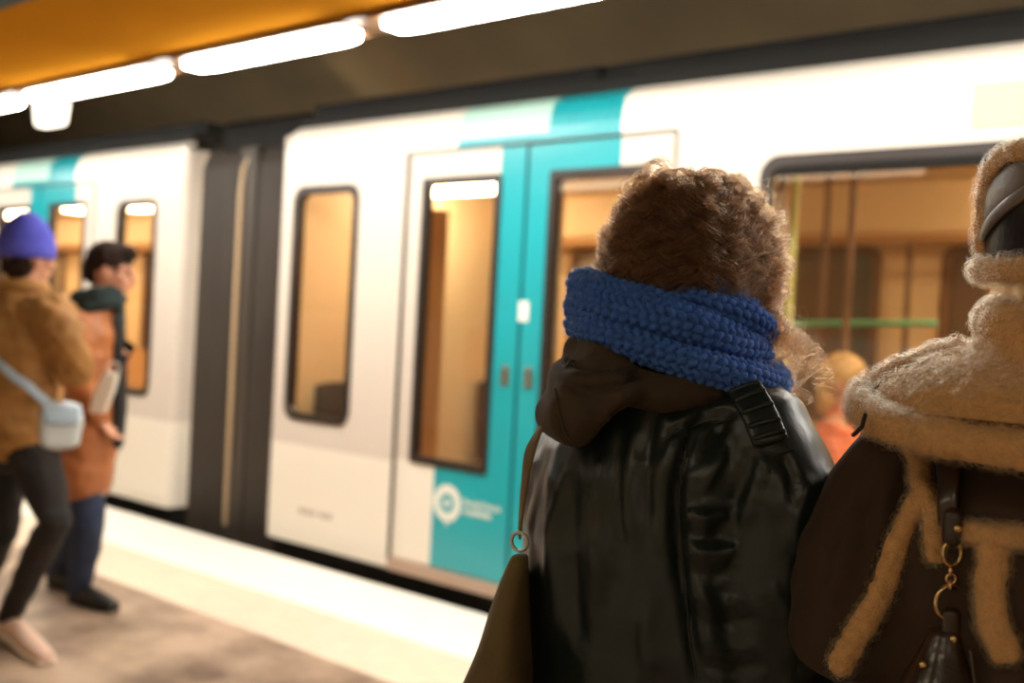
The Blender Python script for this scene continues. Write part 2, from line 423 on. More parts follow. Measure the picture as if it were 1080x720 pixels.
def make_car(label, xa, xb, wins, doors, bands, lampxs, end_right, seats, poles):
    root = thing('metro_car', label, 'train car', ((xa+xb)/2, 5.25, 0))
    holes = [(w[0], w[1], w[2], w[3]) for w in wins]+[(d, d+1.68, .1, 2.33) for d in doors]
    xs = sorted(set([xa, xb]+[v for h in holes for v in h[:2]])); zs = sorted(set([.06, .645, 2.33]+[v for h in holes for v in h[2:4]]))
    mb = MB(); cells(mb, xs, zs, holes, TY, TY+.06, lambda x, z: 0 if z < .645 else 1)
    mb.build('body_side', [M['white'], M['grey']], root)
    # rounded corner post at the car end next to the gangway
    xe = xb if end_right else xa; sg = 1 if end_right else -1
    pts = [(xe, TY), (xe+sg*.03, TY+.008), (xe+sg*.05, TY+.03), (xe+sg*.058, TY+.07), (xe+sg*.058, TY+.25), (xe, TY+.25)]
    if sg < 0: pts = pts[::-1]
    mb = MB(); mb.rings([[(x, y, z) for x, y in pts] for z in (.06, .645)], mi=0); mb.rings([[(x, y, z) for x, y in pts] for z in (.645, 2.5)], mi=1)
    mb.build('corner_post', [M['white'], M['grey']], root)
    mb = MB()
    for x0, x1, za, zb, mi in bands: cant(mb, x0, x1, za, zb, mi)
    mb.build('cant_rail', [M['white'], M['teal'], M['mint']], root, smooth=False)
    for w in wins: window(root, w[0]-.02, w[1]+.02, w[2]-.02, w[3]+.02)
    for d in doors:
        pk = (lambda d: (lambda x, z: 1 if (d+.30 if z < .66 else d+.66) < x < d+1.38 else (0 if z < .645 else 2)))(d)
        lf = door_leaf(root, d+.006, d+.818, d+.125, d+.655, pk, [d+.30], d+.755)
        rf = door_leaf(root, d+.838, d+1.674, d+.985, d+1.53, pk, [d+1.38], d+.905)
        # round emblem and two-line operator name in white on the teal panel
        L = MB(); n = 32; cx, cz = d+.405, .475
        for (r0, r1) in ((.050, .098), (.0, .022)):
            A = [(cx+r1*math.cos(2*PI*i/n), TY+.0105, cz+r1*math.sin(2*PI*i/n)) for i in range(n)]
            if r0 == 0: L.add(A, [tuple(range(n))])
            else:
                B = [(cx+r0*math.cos(2*PI*i/n), TY+.0105, cz+r0*math.sin(2*PI*i/n)) for i in range(n)]
                L.add(A+B, [(i, (i+1) % n, n+(i+1) % n, n+i) for i in range(n)])
        L.add([(cx-.012, TY+.0105, cz-.10), (cx+.012, TY+.0105, cz-.10), (cx+.002, TY+.0105, cz-.128)], [(0, 1, 2)])
        L.build('emblem', M['logo'], lf)
        for txt, zz, sz in (('île-de-France', .482, .047), ('mobilités', .437, .052)):
            text_mesh('lettering', txt, sz, (cx+.115, TY+.0105, zz), M['logo'], lf)
        MB().box((d+.818, TY+.02, .125), (d+.838, TY+.05, 2.325)).build('door_seal', M['black'], root)
        MB().box((d-.004, TY-.006, .06), (d+.006, TY+.05, 2.33)).box((d+1.674, TY-.006, .06), (d+1.684, TY+.05, 2.33)).box((d, TY-.004, 2.325), (d+1.68, TY+.05, 2.335)).build('door_surround', M['frame'], root)
        MB().box((d, TY-.012, .055), (d+1.68, TY+.3, .118)).build('door_sill', M['step'], root)
    # roof, underframe, floor, far side
    MB().box((xa, TY+.10, 2.555), (xb, 6.35, 2.63)).box((xa, TY+.2, 2.63), (xb, 6.25, 2.72)).build('roof', M['roof'], root)
    MB().box((xa, TY+.04, -.55), (xb, 6.3, .055)).build('underframe', M['under'], root)
    MB().box((xa, TY+.06, .056), (xb, 6.35, .12)).build('car_floor', M['inner3'], root)
    MB().box((xa, TY+.07, 2.36), (xb, 6.35, 2.40)).build('car_ceiling', M['ceilp'], root)
    # far wall with windows
    FY = 6.35; fx = np.arange(xa+.5, xb-.9, 1.35); fh = [(x, x+.95, .95, 2.0) for x in fx]
    xs = sorted(set([xa, xb]+[v for h in fh for v in h[:2]]))
    mb = MB(); cells(mb, xs, [.12, .95, 2.0, 2.36], fh, FY, FY+.05, lambda x, z: 1 if z < .95 else 0)
    mb.build('far_wall', [M['inner'], M['inner2']], root)
    for h in fh:
        V, Fc = window_ring(h[0]-.02, h[1]+.02, h[2]-.02, h[3]+.02, .05, .08, .05, FY-.02, FY+.02)
        fr = MB().add(V, Fc).build('far_window_frame', M['inner3'], root)
        MB().box((h[0], FY+.005, h[2]), (h[1], FY+.01, h[3])).build('far_pane', M['dglass'], fr)
    for x in (xa+.02, xb-.06): MB().box((x, TY+.08, .12), (x+.04, FY, 2.36)).build('end_wall', M['ceilp'], root)
    # ceiling lamps, cove and rails inside
    for x in lampxs: MB().box((x-.36, LAMPY-.14, LAMPZ), (x+.36, LAMPY+.14, 2.36)).build('ceiling_lamp', M['carlamp'], root, bevel=.02)
    MB().tube([(xa+.1, 5.9, 2.02), (xb-.1, 5.9, 2.02)], .018, n=8).build('ceiling_rail', M['inner2'], root, smooth=True)
    MB().box((xa+.1, 5.95, 2.05), (xb-.1, 6.35, 2.36)).build('cove_panel', M['inner'], root, bevel=.03)
    for x, y, m in poles: MB().tube([(x, y, .12), (x, y, 2.36)], .018, n=10).build('grab_pole', M[m], root, smooth=True)
    for x, y, fx_, m in seats:      # back-to-back or facing seats: fx_ = +1 faces +X
        s = MB().box((x-.21, y-.22, .12), (x+.21, y+.22, .40)).build('seat_box', M['inner3'], root)
        q = MB(); bx = x-fx_*.22
        q.tube([(bx, y, .45), (bx-fx_*.02, y, .7), (bx-fx_*.05, y, .98)], [(.21, .03), (.215, .035), (.19, .03)], n=16, hint=(1, 0, 0), sq=4)
        q.build('seat_back', M['seat'], root, smooth=True)
        MB().tube([(x-.2, y, .43), (x+.2, y, .43)], [(.215, .04), (.215, .035)], n=16, hint=(0, 0, 1), sq=4).build('seat_cushion', M[ 'seat2'], root, smooth=True)
    return root
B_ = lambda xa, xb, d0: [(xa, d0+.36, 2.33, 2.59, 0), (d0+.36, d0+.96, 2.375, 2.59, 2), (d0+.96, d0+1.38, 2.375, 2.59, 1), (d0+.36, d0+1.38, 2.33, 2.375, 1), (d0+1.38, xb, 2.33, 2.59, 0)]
lamps_b = [atZ(490, 207, LAMPZ)[0], atZ(366, 210, LAMPZ)[0]]
dl = 1.35
carB = make_car('near cream and teal metro car filling the view right of the dark gangway', -5.12, 5.0,
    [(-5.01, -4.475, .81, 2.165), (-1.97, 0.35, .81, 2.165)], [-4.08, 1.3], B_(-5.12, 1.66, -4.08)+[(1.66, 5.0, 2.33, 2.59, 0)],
    [lamps_b[1], lamps_b[0], -.75, 1.4, 3.0], False,
    [(-4.72, 4.42, 1, 's'), (-4.72, 5.95, 1, 's'), (-1.60, 4.55, 1, 's'), (-.3, 4.55, -1, 's'), (-1.6, 5.95, 1, 's'), (-.5, 5.95, -1, 's'), (.6, 5.95, 1, 's')],
    [(-3.9, 5.2, 'steel'), (-2.5, 4.75, 'inner3'), (-2.35, 5.6, 'inner3'), (atY(843, 400, 4.5)[0], 4.35, 'ypole'), (-1.93, 4.12, 'inner3'), (-1.93, 4.9, 'inner3'), (-2.05, 6.1, 'inner3'), (-1.45, 5.5, 'inner3')])
carA = make_car('far cream metro car beyond the dark gangway, behind the two standing people', -15.0, -6.265,
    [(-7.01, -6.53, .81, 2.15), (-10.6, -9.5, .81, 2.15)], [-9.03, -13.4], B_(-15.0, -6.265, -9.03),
    [-14, -12.4, -10.8, -9.2, -8.3, -6.8], True, [(-6.85, 4.42, -1, 's'), (-6.85, 5.95, -1, 's'), (-10.1, 4.42, 1, 's')],
    [(-8.2, 5.2, 'steel'), (-6.95, 5.2, 'ypole')])
# mint tube standing in for a window reflection, vent and car number
MB().tube([atY(830, 341, 5.1), atY(985, 341, 5.1)], .016, n=10).build('mint_reflection_tube', M['green'], carB, smooth=True)['label'] = 'mint green line of a window reflection, modelled as a tube'
MB().box((-1.95, 4.1, .12), (-1.9, 4.9, 1.05)).build('draught_screen', M['inner2'], carB)
MB().box((-4.42, 4.1, .12), (-4.38, 4.7, 2.1)).build('draught_screen', M['inner2'], carB)
MB().box((-1.93, TY-.006, 2.10), (.31, TY+.01, 2.165)).build('window_top_band', M['black'], carB, bevel=.004)
v = MB().box((-1.16, TY-.003, 2.235), (-.62, TY+.005, 2.40)).build('vent_grille', M['print'], carB)
for i in range(7):
    z = 2.25+i*.022
    MB().add([(-1.14, TY-.004, z), (-.64, TY-.004, z), (-.64, TY-.012, z+.004), (-1.14, TY-.012, z+.004), (-.64, TY-.004, z+.011), (-1.14, TY-.004, z+.011)], [(0, 1, 2, 3), (3, 2, 4, 5), (0, 3, 5), (1, 4, 2)]).build('slat', M['white'], v)
c = atY(551, 328, TY); MB().box((c[0]-.03, TY+.008, c[2]-.05), (c[0]+.03, TY+.0125, c[2]+.05)).build('door_sticker', M['logo'], carB)
for i, w in enumerate((.05, .05, .03, .05, .045)):
    x = -4.85+i*.062
    MB().box((x, TY-.0015, .245), (x+w, TY, .275)).build('number_mark', M['print'], carB)
# roof equipment fairings on the near car
MB().box((-4.75, TY+.16, 2.60), (-2.95, 5.9, 2.72)).build('roof_fairing', M['roof'], carB, bevel=.03)
MB().box((-2.75, TY+.16, 2.60), (5.0, 5.9, 2.72)).build('roof_fairing', M['roof'], carB, bevel=.03)
# gangway between the cars
t = thing('train_gangway', 'dark ribbed rubber gangway joining the two train cars', 'gangway', (-5.69, 4.6, 0))
def ribs(xa, xb, n, y):
    R = []
    for i in range(n*4+1):
        x = xa+(xb-xa)*i/(n*4); d = .022*math.cos(2*PI*i/4)+.0
        R.append((x, y-d))
    k = len(R); mb = MB()
    zt = [(-.25, 0), (.05, 0), (2.38, 0), (2.50, .05), (2.56, .16)]
    V = [(x, yy+dy, z) for z, dy in zt for x, yy in R]+[(x, y+.9, z) for z, dy in zt for x, yy in (R[0], R[-1])]
    Fc = [(a*k+i, a*k+i+1, (a+1)*k+i+1, (a+1)*k+i) for a in range(len(zt)-1) for i in range(k-1)]
    return mb.add(V, Fc)
ribs(-6.2, -5.76, 5, TY+.16).build('bellows', M['bellows'], t)
ribs(-5.62, -5.18, 5, TY+.16).build('bellows', M['bellows'], t)
MB().box((-5.78, TY+.13, -.25), (-5.60, TY+.2, 2.50)).build('centre_frame', M['bellows'], t, bevel=.02)
MB().tube([(-5.735, TY+.12, .02), (-5.735, TY+.12, 2.2), (-5.72, TY+.125, 2.36), (-5.66, TY+.16, 2.48)], .015, n=8).build('pale_strip', M['strip'], t, smooth=True)['label'] = 'pale vertical strip'
MB().box((-6.1, TY+.2, 2.45), (-5.2, 5.9, 2.70)).build('top_cover', M['black'], t, bevel=.04)
MB().box((-6.2, TY+.25, -.5), (-5.18, 6.2, -.05)).build('coupler_shroud', M['under'], t)
MB().box((-6.2, 6.0, .0), (-5.18, 6.1, 2.5)).build('far_bellows', M['bellows'], t)
# ================================================================== PEOPLE
SK = mat('skin', srgb(206, 150, 120), 0.5); SK2 = mat('lips', srgb(160, 84, 76), 0.45); EYEM = mat('eye', srgb(40, 28, 22), 0.2)
nrm = lambda v: np.asarray(v, float)/np.linalg.norm(v)
def spline(P, n):
    P = [np.asarray(p, float) for p in P]; Q = [2*P[0]-P[1]]+P+[2*P[-1]-P[-2]]; out = []
    for i in range(1, len(Q)-2):
        for j in range(n):
            t = j/n; a, b, c, d = Q[i-1], Q[i], Q[i+1], Q[i+2]
            out.append(.5*((2*b)+(c-a)*t+(2*a-5*b+4*c-d)*t*t+(3*b-a-3*c+d)*t**3))
    out.append(P[-1]); return out
def ribbon(mb, P, N, w, t, n=14, sq=3.0, mi=0):
    """flat strap following points P with surface normals N"""
    k = len(P); P = [np.asarray(p, float) for p in P]; R = []
    w = list(w) if hasattr(w, '__len__') else [w]*k
    T = [nrm(P[min(i+1, k-1)]-P[max(i-1, 0)]) for i in range(k)]
    def ring(i, sc, off=0.0):
        nn = nrm(N[i]-T[i]*(np.asarray(N[i])@T[i])); s = np.cross(T[i], nn); out = []
        for a in range(n):
            th = 2*PI*a/n; c, q = math.cos(th), math.sin(th)
            c = math.copysign(abs(c)**(2/sq), c); q = math.copysign(abs(q)**(2/sq), q)
            out.append(P[i]+T[i]*off+sc*(s*c*w[i]/2+nn*q*t/2))
        return out
    R.append(ring(0, .6, -t*.3)); R += [ring(i, 1.0) for i in range(k)]; R.append(ring(k-1, .6, t*.3))
    return mb.rings(R, mi=mi)
def torus(mb, c, axis, R, r, n=28, k=10, sx=1.0, up=(0, 0, 1), mi=0):
    ax = nrm(axis); u = np.asarray(up, float); u = nrm(u-ax*(u@ax)); s = np.cross(u, ax); c = np.asarray(c, float)
    rr = []
    for i in range(n):
        th = 2*PI*i/n; d = s*math.cos(th)+u*math.sin(th); p = c+R*(s*math.cos(th)*sx+u*math.sin(th))
        rr.append([p+r*(d*math.cos(2*PI*j/k)+ax*math.sin(2*PI*j/k)) for j in range(k)])
    return mb.rings(rr, closed=True, mi=mi)
def hand(mb, wrist, d, pn, side, curl=0.5, s=1.0):
    """palm, four unequal curled fingers and a thumb; d = towards fingers, pn = out of the palm"""
    d = nrm(d); pn = nrm(np.asarray(pn)-d*(np.asarray(pn)@d)); lat = np.cross(d, pn)*side; w = np.asarray(wrist, float)
    mb.tube([w, w+d*.03*s, w+d*.085*s], [(.026*s, .018*s), (.036*s, .017*s), (.040*s, .014*s)], hint=pn, n=12)
    for k, (o, L) in enumerate(((.030, .070), (.010, .078), (-.011, .073), (-.030, .058))):
        p = w+d*.085*s+lat*o*s; dd = d; P = [p-d*.01*s, p]; a = 0
        for seg in (.45, .32, .23):
            a += curl*.75; dd = d*math.cos(a)+pn*math.sin(a); P.append(P[-1]+dd*L*seg*s)
        mb.tube(P, [.0095*s, .0092*s, .0088*s, .008*s, .0068*s], n=8)
    p = w+d*.03*s+lat*.03*s
    mb.tube([p-lat*.012*s, p+lat*.012*s+d*.015*s, p+lat*.022*s+d*.045*s+pn*.012*s, p+lat*.018*s+d*.072*s+pn*.026*s], [.014*s, .012*s, .0105*s, .008*s], n=8)
def head(mb, c, f, u, s=1.0):
    f = nrm(f); r = nrm(np.cross(f, u)); u = np.cross(r, f); Rm = np.stack([r, f, u], 1); c = np.asarray(c, float)
    at = lambda x, y, z: c+s*(r*x+f*y+u*z)
    mb.ell(at(0, -.008, .02), (.074*s, .094*s, .098*s), Rm)
    mb.ell(at(0, .028, -.045), (.056*s, .062*s, .072*s), Rm)
    mb.ell(at(0, .07, -.098), (.022*s, .02*s, .018*s), Rm)                                     # chin
    mb.tube([at(0, .086, .022), at(0, .098, .0), at(0, .112, -.022), at(0, .098, -.032)], [.009*s, .011*s, .014*s, .012*s], n=10)   # nose
    for x in (-1, 1):
        mb.ell(at(x*.032, .074, .03), (.026*s, .018*s, .010*s), Rm)                            # brow
        mb.ell(at(x*.040, .062, -.025), (.024*s, .022*s, .022*s), Rm)                          # cheek
        mb.ell(at(x*.076, -.012, -.01), (.009*s, .020*s, .032*s), Rm)                          # ear
    mb.tube([at(-.02, .088, -.058), at(0, .094, -.056), at(.02, .088, -.058)], .007*s, n=8)
    return at, Rm
def face_parts(root, at, s=1.0):
    for x in (-1, 1): MB().ell(at(x*.031, .079, .008), (.011*s, .009*s, .008*s), n=12, k=8).build('eye', EYEM, root, True)
    MB().tube([at(-.019, .0955, -.058), at(0, .101, -.057), at(.019, .0955, -.058)], (.005*s), n=8).build('mouth', SK2, root, True)
def body(root, J, f, hf, hu=(0, 0, 1), wide=0.165, s=1.0, curl=(.5, .5), palms=None, voxel=.007):
    mb = MB(); f = nrm(f)
    mb.tube([J['pelvis'], J['waist'], J['chest'], J['neckb']], [(wide*.95, .115), (wide*.82, .10), (wide, .115), (.075, .065)], n=20, hint=f)
    mb.tube([J['neckb']-np.array([0, 0, .03]), J['head']-np.array([0, 0, .04])], [.062, .054], n=14)
    at, Rm = head(mb, J['head'], hf, hu, s)
    for q in 'LR':
        mb.tube([J['neckb']+(J['sh'+q]-J['neckb'])*.3, J['sh'+q], J['el'+q], J['wr'+q]], [.055, .056, .042, .028], n=12)
        mb.tube([J['pelvis']+(J['hip'+q]-J['pelvis'])*.8, J['hip'+q], (J['hip'+q]+J['kn'+q])/2, J['kn'+q], (J['kn'+q]*.6+J['an'+q]*.4), J['an'+q]], [.085, .085, .075, .055, .055, .036], n=14)
        mb.tube([J['an'+q]-np.array([0, 0, .02]), (J['an'+q]*.6+J['to'+q]*.4)-np.array([0, 0, .012]), J['an'+q]*.25+J['to'+q]*.75], [.034, .028, .018], n=10)
        i = 0 if q == 'L' else 1
        d = J['wr'+q]-J['el'+q] if 'hd'+q not in J else J['hd'+q]
        hand(mb, J['wr'+q], d, (palms or {}).get(q, f), 1 if q == 'L' else -1, curl[i])
    me = union(mb, voxel, 3); o = place(me, 'body', SK, root); face_parts(root, at, s); return o, at, Rm
def shoe(root, name, an, to, material, solem, h=.05, heel=.05, label=None):
    an = np.asarray(an); to = np.asarray(to); d = nrm((to-an)*np.array([1, 1, 0])); z0 = 0.0
    hb = np.array([an[0], an[1], 0])-d*heel; tp = np.array([to[0], to[1], 0])+d*.02
    mb = MB(); L = np.linalg.norm(tp-hb)
    P = [hb+d*.03+np.array([0, 0, .055]), hb+d*L*.35+np.array([0, 0, .055]), hb+d*L*.65+np.array([0, 0, .043]), tp-d*.03+np.array([0, 0, .034])]
    mb.tube(P, [(.036, .042), (.038, .046), (.044, .036), (.034, .024)], hint=(0, 0, 1), n=14)
    mb.tube([an-np.array([0, 0, .05]), an+np.array([0, 0, h-.02])], [.045, .046], n=14)
    up = place(union(mb, .006, 4), name, material, root)
    if label: up['label'] = label
    so = MB(); P = [hb+d*.03, hb+d*L*.35, hb+d*L*.65, tp-d*.03]
    so.tube([p+np.array([0, 0, .0125]) for p in P], [(.04, .0125), (.036, .0125), (.047, .0125), (.037, .0125)], hint=(0, 0, 1), n=14, sq=3)
    so.build('sole', solem, up, True)
def trousers(root, J, f, material, r=(.10, .088, .066, .062, .05), wide=.175, wrinkle=.006, deep=.13):
    mb = MB(); mb.tube([J['pelvis']+np.array([0, 0, .12]), J['pelvis'], J['pelvis']-np.array([0, 0, .05])], [(wide*.95, deep*.92), (wide, deep), (wide*.9, deep*.92)], n=20, hint=f)
    for q in 'LR':
        k, a, h = J['kn'+q], J['an'+q], J['hip'+q]
        mb.tube([h+np.array([0, 0, .02]), (h+k)/2, k, k*.5+a*.5, a+np.array([0, 0, .0])], r, n=16)
    me = union(mb, .008, 5); V, N = get_vn(me); set_v(me, V+N*(wrinkle*vnoise(V*np.array([1, 1, 1.6]), 16))[:, None]); return place(me, 'trousers', material, root)
def jacket_far(root, J, f, material, tors, slv, hem, puff=.012):
    mb = MB(); P = [hem]+([J['pelvis']+np.array([0, 0, .03])] if len(tors) == 6 else [])+[J['waist'], J['chest'], J['chest']*.45+J['neckb']*.55, J['neckb']+np.array([0, 0, .02])]
    mb.tube(P, tors, n=22, hint=f)
    for q in 'LR': mb.tube([J['chest']*.4+J['neckb']*.3+J['sh'+q]*.3, J['sh'+q], (J['sh'+q]+J['el'+q])/2, J['el'+q], (J['el'+q]+J['wr'+q])/2, J['wr'+q]], slv, n=14)
    me = union(mb, .008, 5); V, N = get_vn(me)
    set_v(me, V+N*(puff*vnoise(V*np.array([1, 1, 1.7]), 11)+.4*puff*vnoise(V, 28))[:, None]); return me, place(me.copy(), 'jacket', material, root)
def hit(bvh, x, y, fallback=True):
    d = ray(x, y); loc, n, i, dist = bvh.ray_cast(Vector(EYE), Vector(d).normalized())
    if loc is None:
        z = 1.2; loc, n, i, dist = bvh.find_nearest(Vector(EYE+d*hit.depth))
    n = np.array(n); loc = np.array(loc)
    if n@(EYE-loc) < 0 and False: n = -n
    return loc, n
hit.depth = 1.0
def on(bvh, pts, n=6, off=0.0):
    P = spline([hit(bvh, *p)[0] for p in pts], n); Q = []; N = []
    for p in P:
        l, nn, i, d = bvh.find_nearest(Vector(p)); Q.append(np.array(l)+np.array(nn)*off); N.append(np.array(nn))
    for _ in range(3): N = [nrm(N[max(i-1, 0)]+N[i]+N[min(i+1, len(N)-1)]) for i in range(len(N))]
    return Q, N
def sculpt(me, creases):
    """push folds into a cloth surface; each fold is drawn over the cloth as seen from the back of the wearer"""
    V, N = get_vn(me); d = EYE-V; face = np.clip((N*d).sum(1)/np.linalg.norm(d, axis=1)*3, 0, 1)
    z = -(d@FW); px = np.stack([CX+F*(-d@RT)/z, CY-F*(-d@UP)/z], 1); disp = np.zeros(len(V))
    for pts, amp, w in creases:
        P = np.array(spline([np.array(p, float) for p in pts], 5)); best = np.full(len(V), 1e9); tpar = np.zeros(len(V))
        for i in range(len(P)-1):
            ab = P[i+1]-P[i]; t = np.clip(((px-P[i])@ab)/(ab@ab+1e-9), 0, 1)
            dd = np.linalg.norm(px-P[i]-t[:, None]*ab, axis=1); m = dd < best; best[m] = dd[m]; tpar[m] = (i+t[m])/(len(P)-1)
        disp += amp*np.exp(-(best/w)**2)*np.clip(np.minimum(tpar, 1-tpar)*6, 0, 1)
    set_v(me, V+N*(disp*face)[:, None])

# ------------------------------------------------------------------ person in the beanie, far left
HR = nrm(RT*np.array([1, 1, 0])); HF = nrm(FW*np.array([1, 1, 0]))
def pd(x, y, z0, dz=0): return atD(x, y, z0+dz)
z = 4.18; g = atZ(20, 690, 0)
pA = thing('person', 'person in blue knitted beanie, tan jacket and black trousers, seen from behind at far left', 'person', g)
fA = nrm(HR*.55+HF*.83)
J = dict(head=pd(30, 272, z), neckb=pd(24, 312, z), chest=pd(18, 350, z), waist=pd(16, 415, z), pelvis=pd(17, 455, z),
    shR=pd(54, 330, z, -.08), shL=pd(-18, 330, z, .10), elR=pd(78, 388, z, -.10), elL=pd(-36, 395, z, .15), wrR=pd(66, 345, z, .14), wrL=pd(0, 365, z, .32),
    hipR=pd(34, 475, z, -.05), hipL=pd(4, 472, z, .06), knR=pd(58, 548, z, -.06), knL=pd(2, 560, z, .16))
J['toR'] = atZ(50, 694, .03); J['anR'] = atZ(8, 672, .0)+np.array([0, 0, .085]); J['toL'] = atZ(12, 662, .03); J['anL'] = atZ(-26, 646, 0)+np.array([0, 0, .085])
bA, at, Rm = body(pA, J, fA, nrm(HR*.5+HF*.85), curl=(.6, .9))
tanj = mat('tan_jacket_cloth', srgb(176, 124, 62), 0.75, noise=0.35, nscale=7, bump=.3, bscale=40, sheen=.3)
meA, jA = jacket_far(pA, J, fA, tanj, [(.20, .155), (.205, .16), (.205, .16), (.17, .13), (.085, .08)], [.10, .092, .092, .088, .072, .048], pd(16, 452, z), .016)
jA.name = 'puffer_jacket'
torus(MB(), J['neckb']+np.array([0, 0, .035]), (0, 0, 1), .075, .03, up=(0, 1, 0)).build('collar', tanj, jA, True)
trousers(pA, J, fA, mat('black_denim', srgb(34, 29, 27), .8, noise=.3, nscale=30), r=(.098, .086, .064, .062, .045))
pink = mat('pale_pink_canvas', srgb(226, 190, 170), .7); pale = mat('white_rubber', srgb(238, 226, 212), .6)
shoe(pA, 'shoe', J['anR'], J['toR'], pink, pale); shoe(pA, 'shoe', J['anL'], J['toL'], pink, pale)
mb = MB(); hc = J['head']; hx = nrm(RT*.98+UP*.06)
mb.ell(at(0, -.012, .06), (.098, .112, .125), Rm, n=28, k=18); me = union(mb, .006, 2); V, N = get_vn(me)
rel = (V-at(0, -.012, .06))@Rm; V = V[:, :]; ang = np.arctan2(rel[:, 0], rel[:, 1]); low = np.clip((-.035-rel[:, 2])/.02, 0, 1)
V2 = V+N*(.0022*np.cos(ang*60))[:, None]; zz = rel[:, 2].copy(); V2 -= Rm[:, 2][None]*np.minimum(0, zz+.055)[:, None]; tp = np.clip((rel[:, 2])/.13, 0, 1); V2 -= (Rm[:, 0][None]*rel[:, :1]+Rm[:, 1][None]*rel[:, 1:2])*(tp*.22)[:, None]; set_v(me, V2)
blue = mat('blue_knit', srgb(84, 86, 200), .85, sheen=.4, noise=.15, nscale=40)
hA = place(me, 'beanie', blue, pA)
mb = MB(); nn = 40; R = []
for zz, rr in ((-.06, 1.03), (-.055, 1.07), (-.005, 1.08), (.0, 1.03)): R.append([at(0, -.012, .06)+Rm@np.array([.094*rr*math.cos(2*PI*i/nn), .108*rr*math.sin(2*PI*i/nn), zz]) for i in range(nn)])
mb.rings(R).build('turned_up_cuff', blue, hA, True)
hm = mat('dark_brown_hair', srgb(40, 26, 19), .85, spec=.2, bump=.6, bscale=90)
mb = MB(); mb.ell(at(0, -.045, -.03), (.074, .058, .062), Rm); mb.ell(at(0, -.02, .02), (.079, .085, .05), Rm)
me = union(mb, .006, 2); V, N = get_vn(me); set_v(me, V+N*(.004*vnoise(V, 70))[:, None]); place(me, 'hair', hm, pA)
bv = bvh_of(meA); hit.depth = z
tA = thing('crossbody_bag', 'light blue shoulder bag on the hip of the person in the beanie', 'bag', pd(68, 445, z, -.2))
lb = mat('light_blue_leather', srgb(170, 190, 206), .5); P, N = on(bv, [(-20, 328), (-24, 350), (-10, 374), (14, 396), (44, 420), (66, 436)], 6, .008)
ribbon(MB(), P, N, .034, .008).build('strap', lb, tA, True)
c, n = hit(bv, 62, 436); n = nrm(n*.3-HF*.9+HR*.25); c = c+n*.055
mb = MB(); mb.tube([c+np.array([0, 0, .03]), c-np.array([0, 0, .02]), c-np.array([0, 0, .11])], [(.075, .025), (.085, .038), (.075, .03)], hint=n, n=20, sq=4)
place(union(mb, .006, 3), 'bag_body', mat('pale_blue_leather', srgb(206, 212, 214), .5), tA)
mb = MB(); mb.tube([c+n*.03+np.array([0, 0, .03]), c+n*.042-np.array([0, 0, .03])], [(.072, .008), (.06, .006)], hint=n, n=16, sq=4).build('flap', lb, tA, True)

# ------------------------------------------------------------------ man in profile beside the far car
z = 4.9; g = atZ(92, 634, 0)
pB = thing('person', 'person with short dark hair in brown jacket and jeans, in profile facing the train', 'person', g)
fB = nrm(HR*.95+HF*.30)
J = dict(head=pd(117, 286, z), neckb=pd(102, 322, z), chest=pd(93, 360, z), waist=pd(92, 430, z), pelvis=pd(93, 480, z),
    shR=pd(80, 342, z, -.13), shL=pd(100, 340, z, .17), elR=pd(82, 408, z, -.18), elL=pd(106, 408, z, .18), wrR=pd(104, 440, z, -.14), wrL=pd(119, 392, z, .04),
    hipR=pd(90, 492, z, -.07), hipL=pd(97, 492, z, .09), knR=pd(94, 560, z, -.06), knL=pd(86, 558, z, .12))
J['toR'] = atZ(121, 639, .03); J['anR'] = atZ(82, 636, 0)+np.array([0, 0, .085]); J['toL'] = atZ(88, 622, .03); J['anL'] = atZ(58, 616, 0)+np.array([0, 0, .085])
J['hdL'] = nrm(UP*.75+HR*.5)
bB, at, Rm = body(pB, J, fB, nrm(HR*.97+HF*.2-np.array([0, 0, .18])), hu=nrm(UP+HR*.15), s=1.04, wide=.14, curl=(.8, .5), palms={'L': -HR*.3-HF})
brown = mat('brown_jacket_leather', srgb(184, 112, 62), .5, noise=.3, nscale=8, bump=.2, bscale=30)
meB, jB = jacket_far(pB, J, fB, brown, [(.178, .135), (.178, .132), (.185, .13), (.19, .135), (.16, .115), (.08, .075)], [.09, .086, .08, .074, .062, .045], pd(87, 505, z), .010)
mb = MB(); c = J['chest']; q = fB*.12
mb.tube([c+q*1.0+np.array([0, 0, .10]), c+q*1.15-np.array([0, 0, .1]), J['waist']+q*1.15, J['pelvis']+q*1.0+np.array([0, 0, .06])], [(.085, .04), (.10, .04), (.10, .04), (.095, .035)], hint=fB, n=18)
place(union(mb, .008, 3), 'pullover', mat('black_knit', srgb(26, 26, 26), .85), pB)
trousers(pB, J, fB, mat('navy_denim', srgb(42, 56, 84), .8, noise=.3, nscale=30), r=(.084, .080, .07, .066, .056), wide=.14, deep=.10)
bl = mat('black_shoe_leather', srgb(24, 21, 20), .45)
shoe(pB, 'shoe', J['anR'], J['toR'], bl, bl); shoe(pB, 'shoe', J['anL'], J['toL'], bl, bl)
tealk = mat('dark_teal_wool', srgb(30, 46, 46), .9, sheen=.3, bump=.5, bscale=60)
mb = MB()
torus(mb, J['neckb']+np.array([0, 0, .045]), nrm(np.array([0, 0, 1])-fB*.25), .085, .042, up=fB)
torus(mb, J['neckb']+np.array([0, 0, .0])+fB*.01, nrm(np.array([0, 0, 1])-fB*.4), .098, .036, up=fB)
mb.tube([J['neckb']+fB*.1, J['chest']+fB*.135+np.array([0, 0, .05]), J['chest']+fB*.15-np.array([0, 0, .12])], [(.05, .03), (.05, .025), (.05, .02)], hint=fB, n=14)
me = union(mb, .007, 3); V, N = get_vn(me); set_v(me, V+N*(.006*vnoise(V, 26))[:, None]); place(me, 'scarf', tealk, pB)
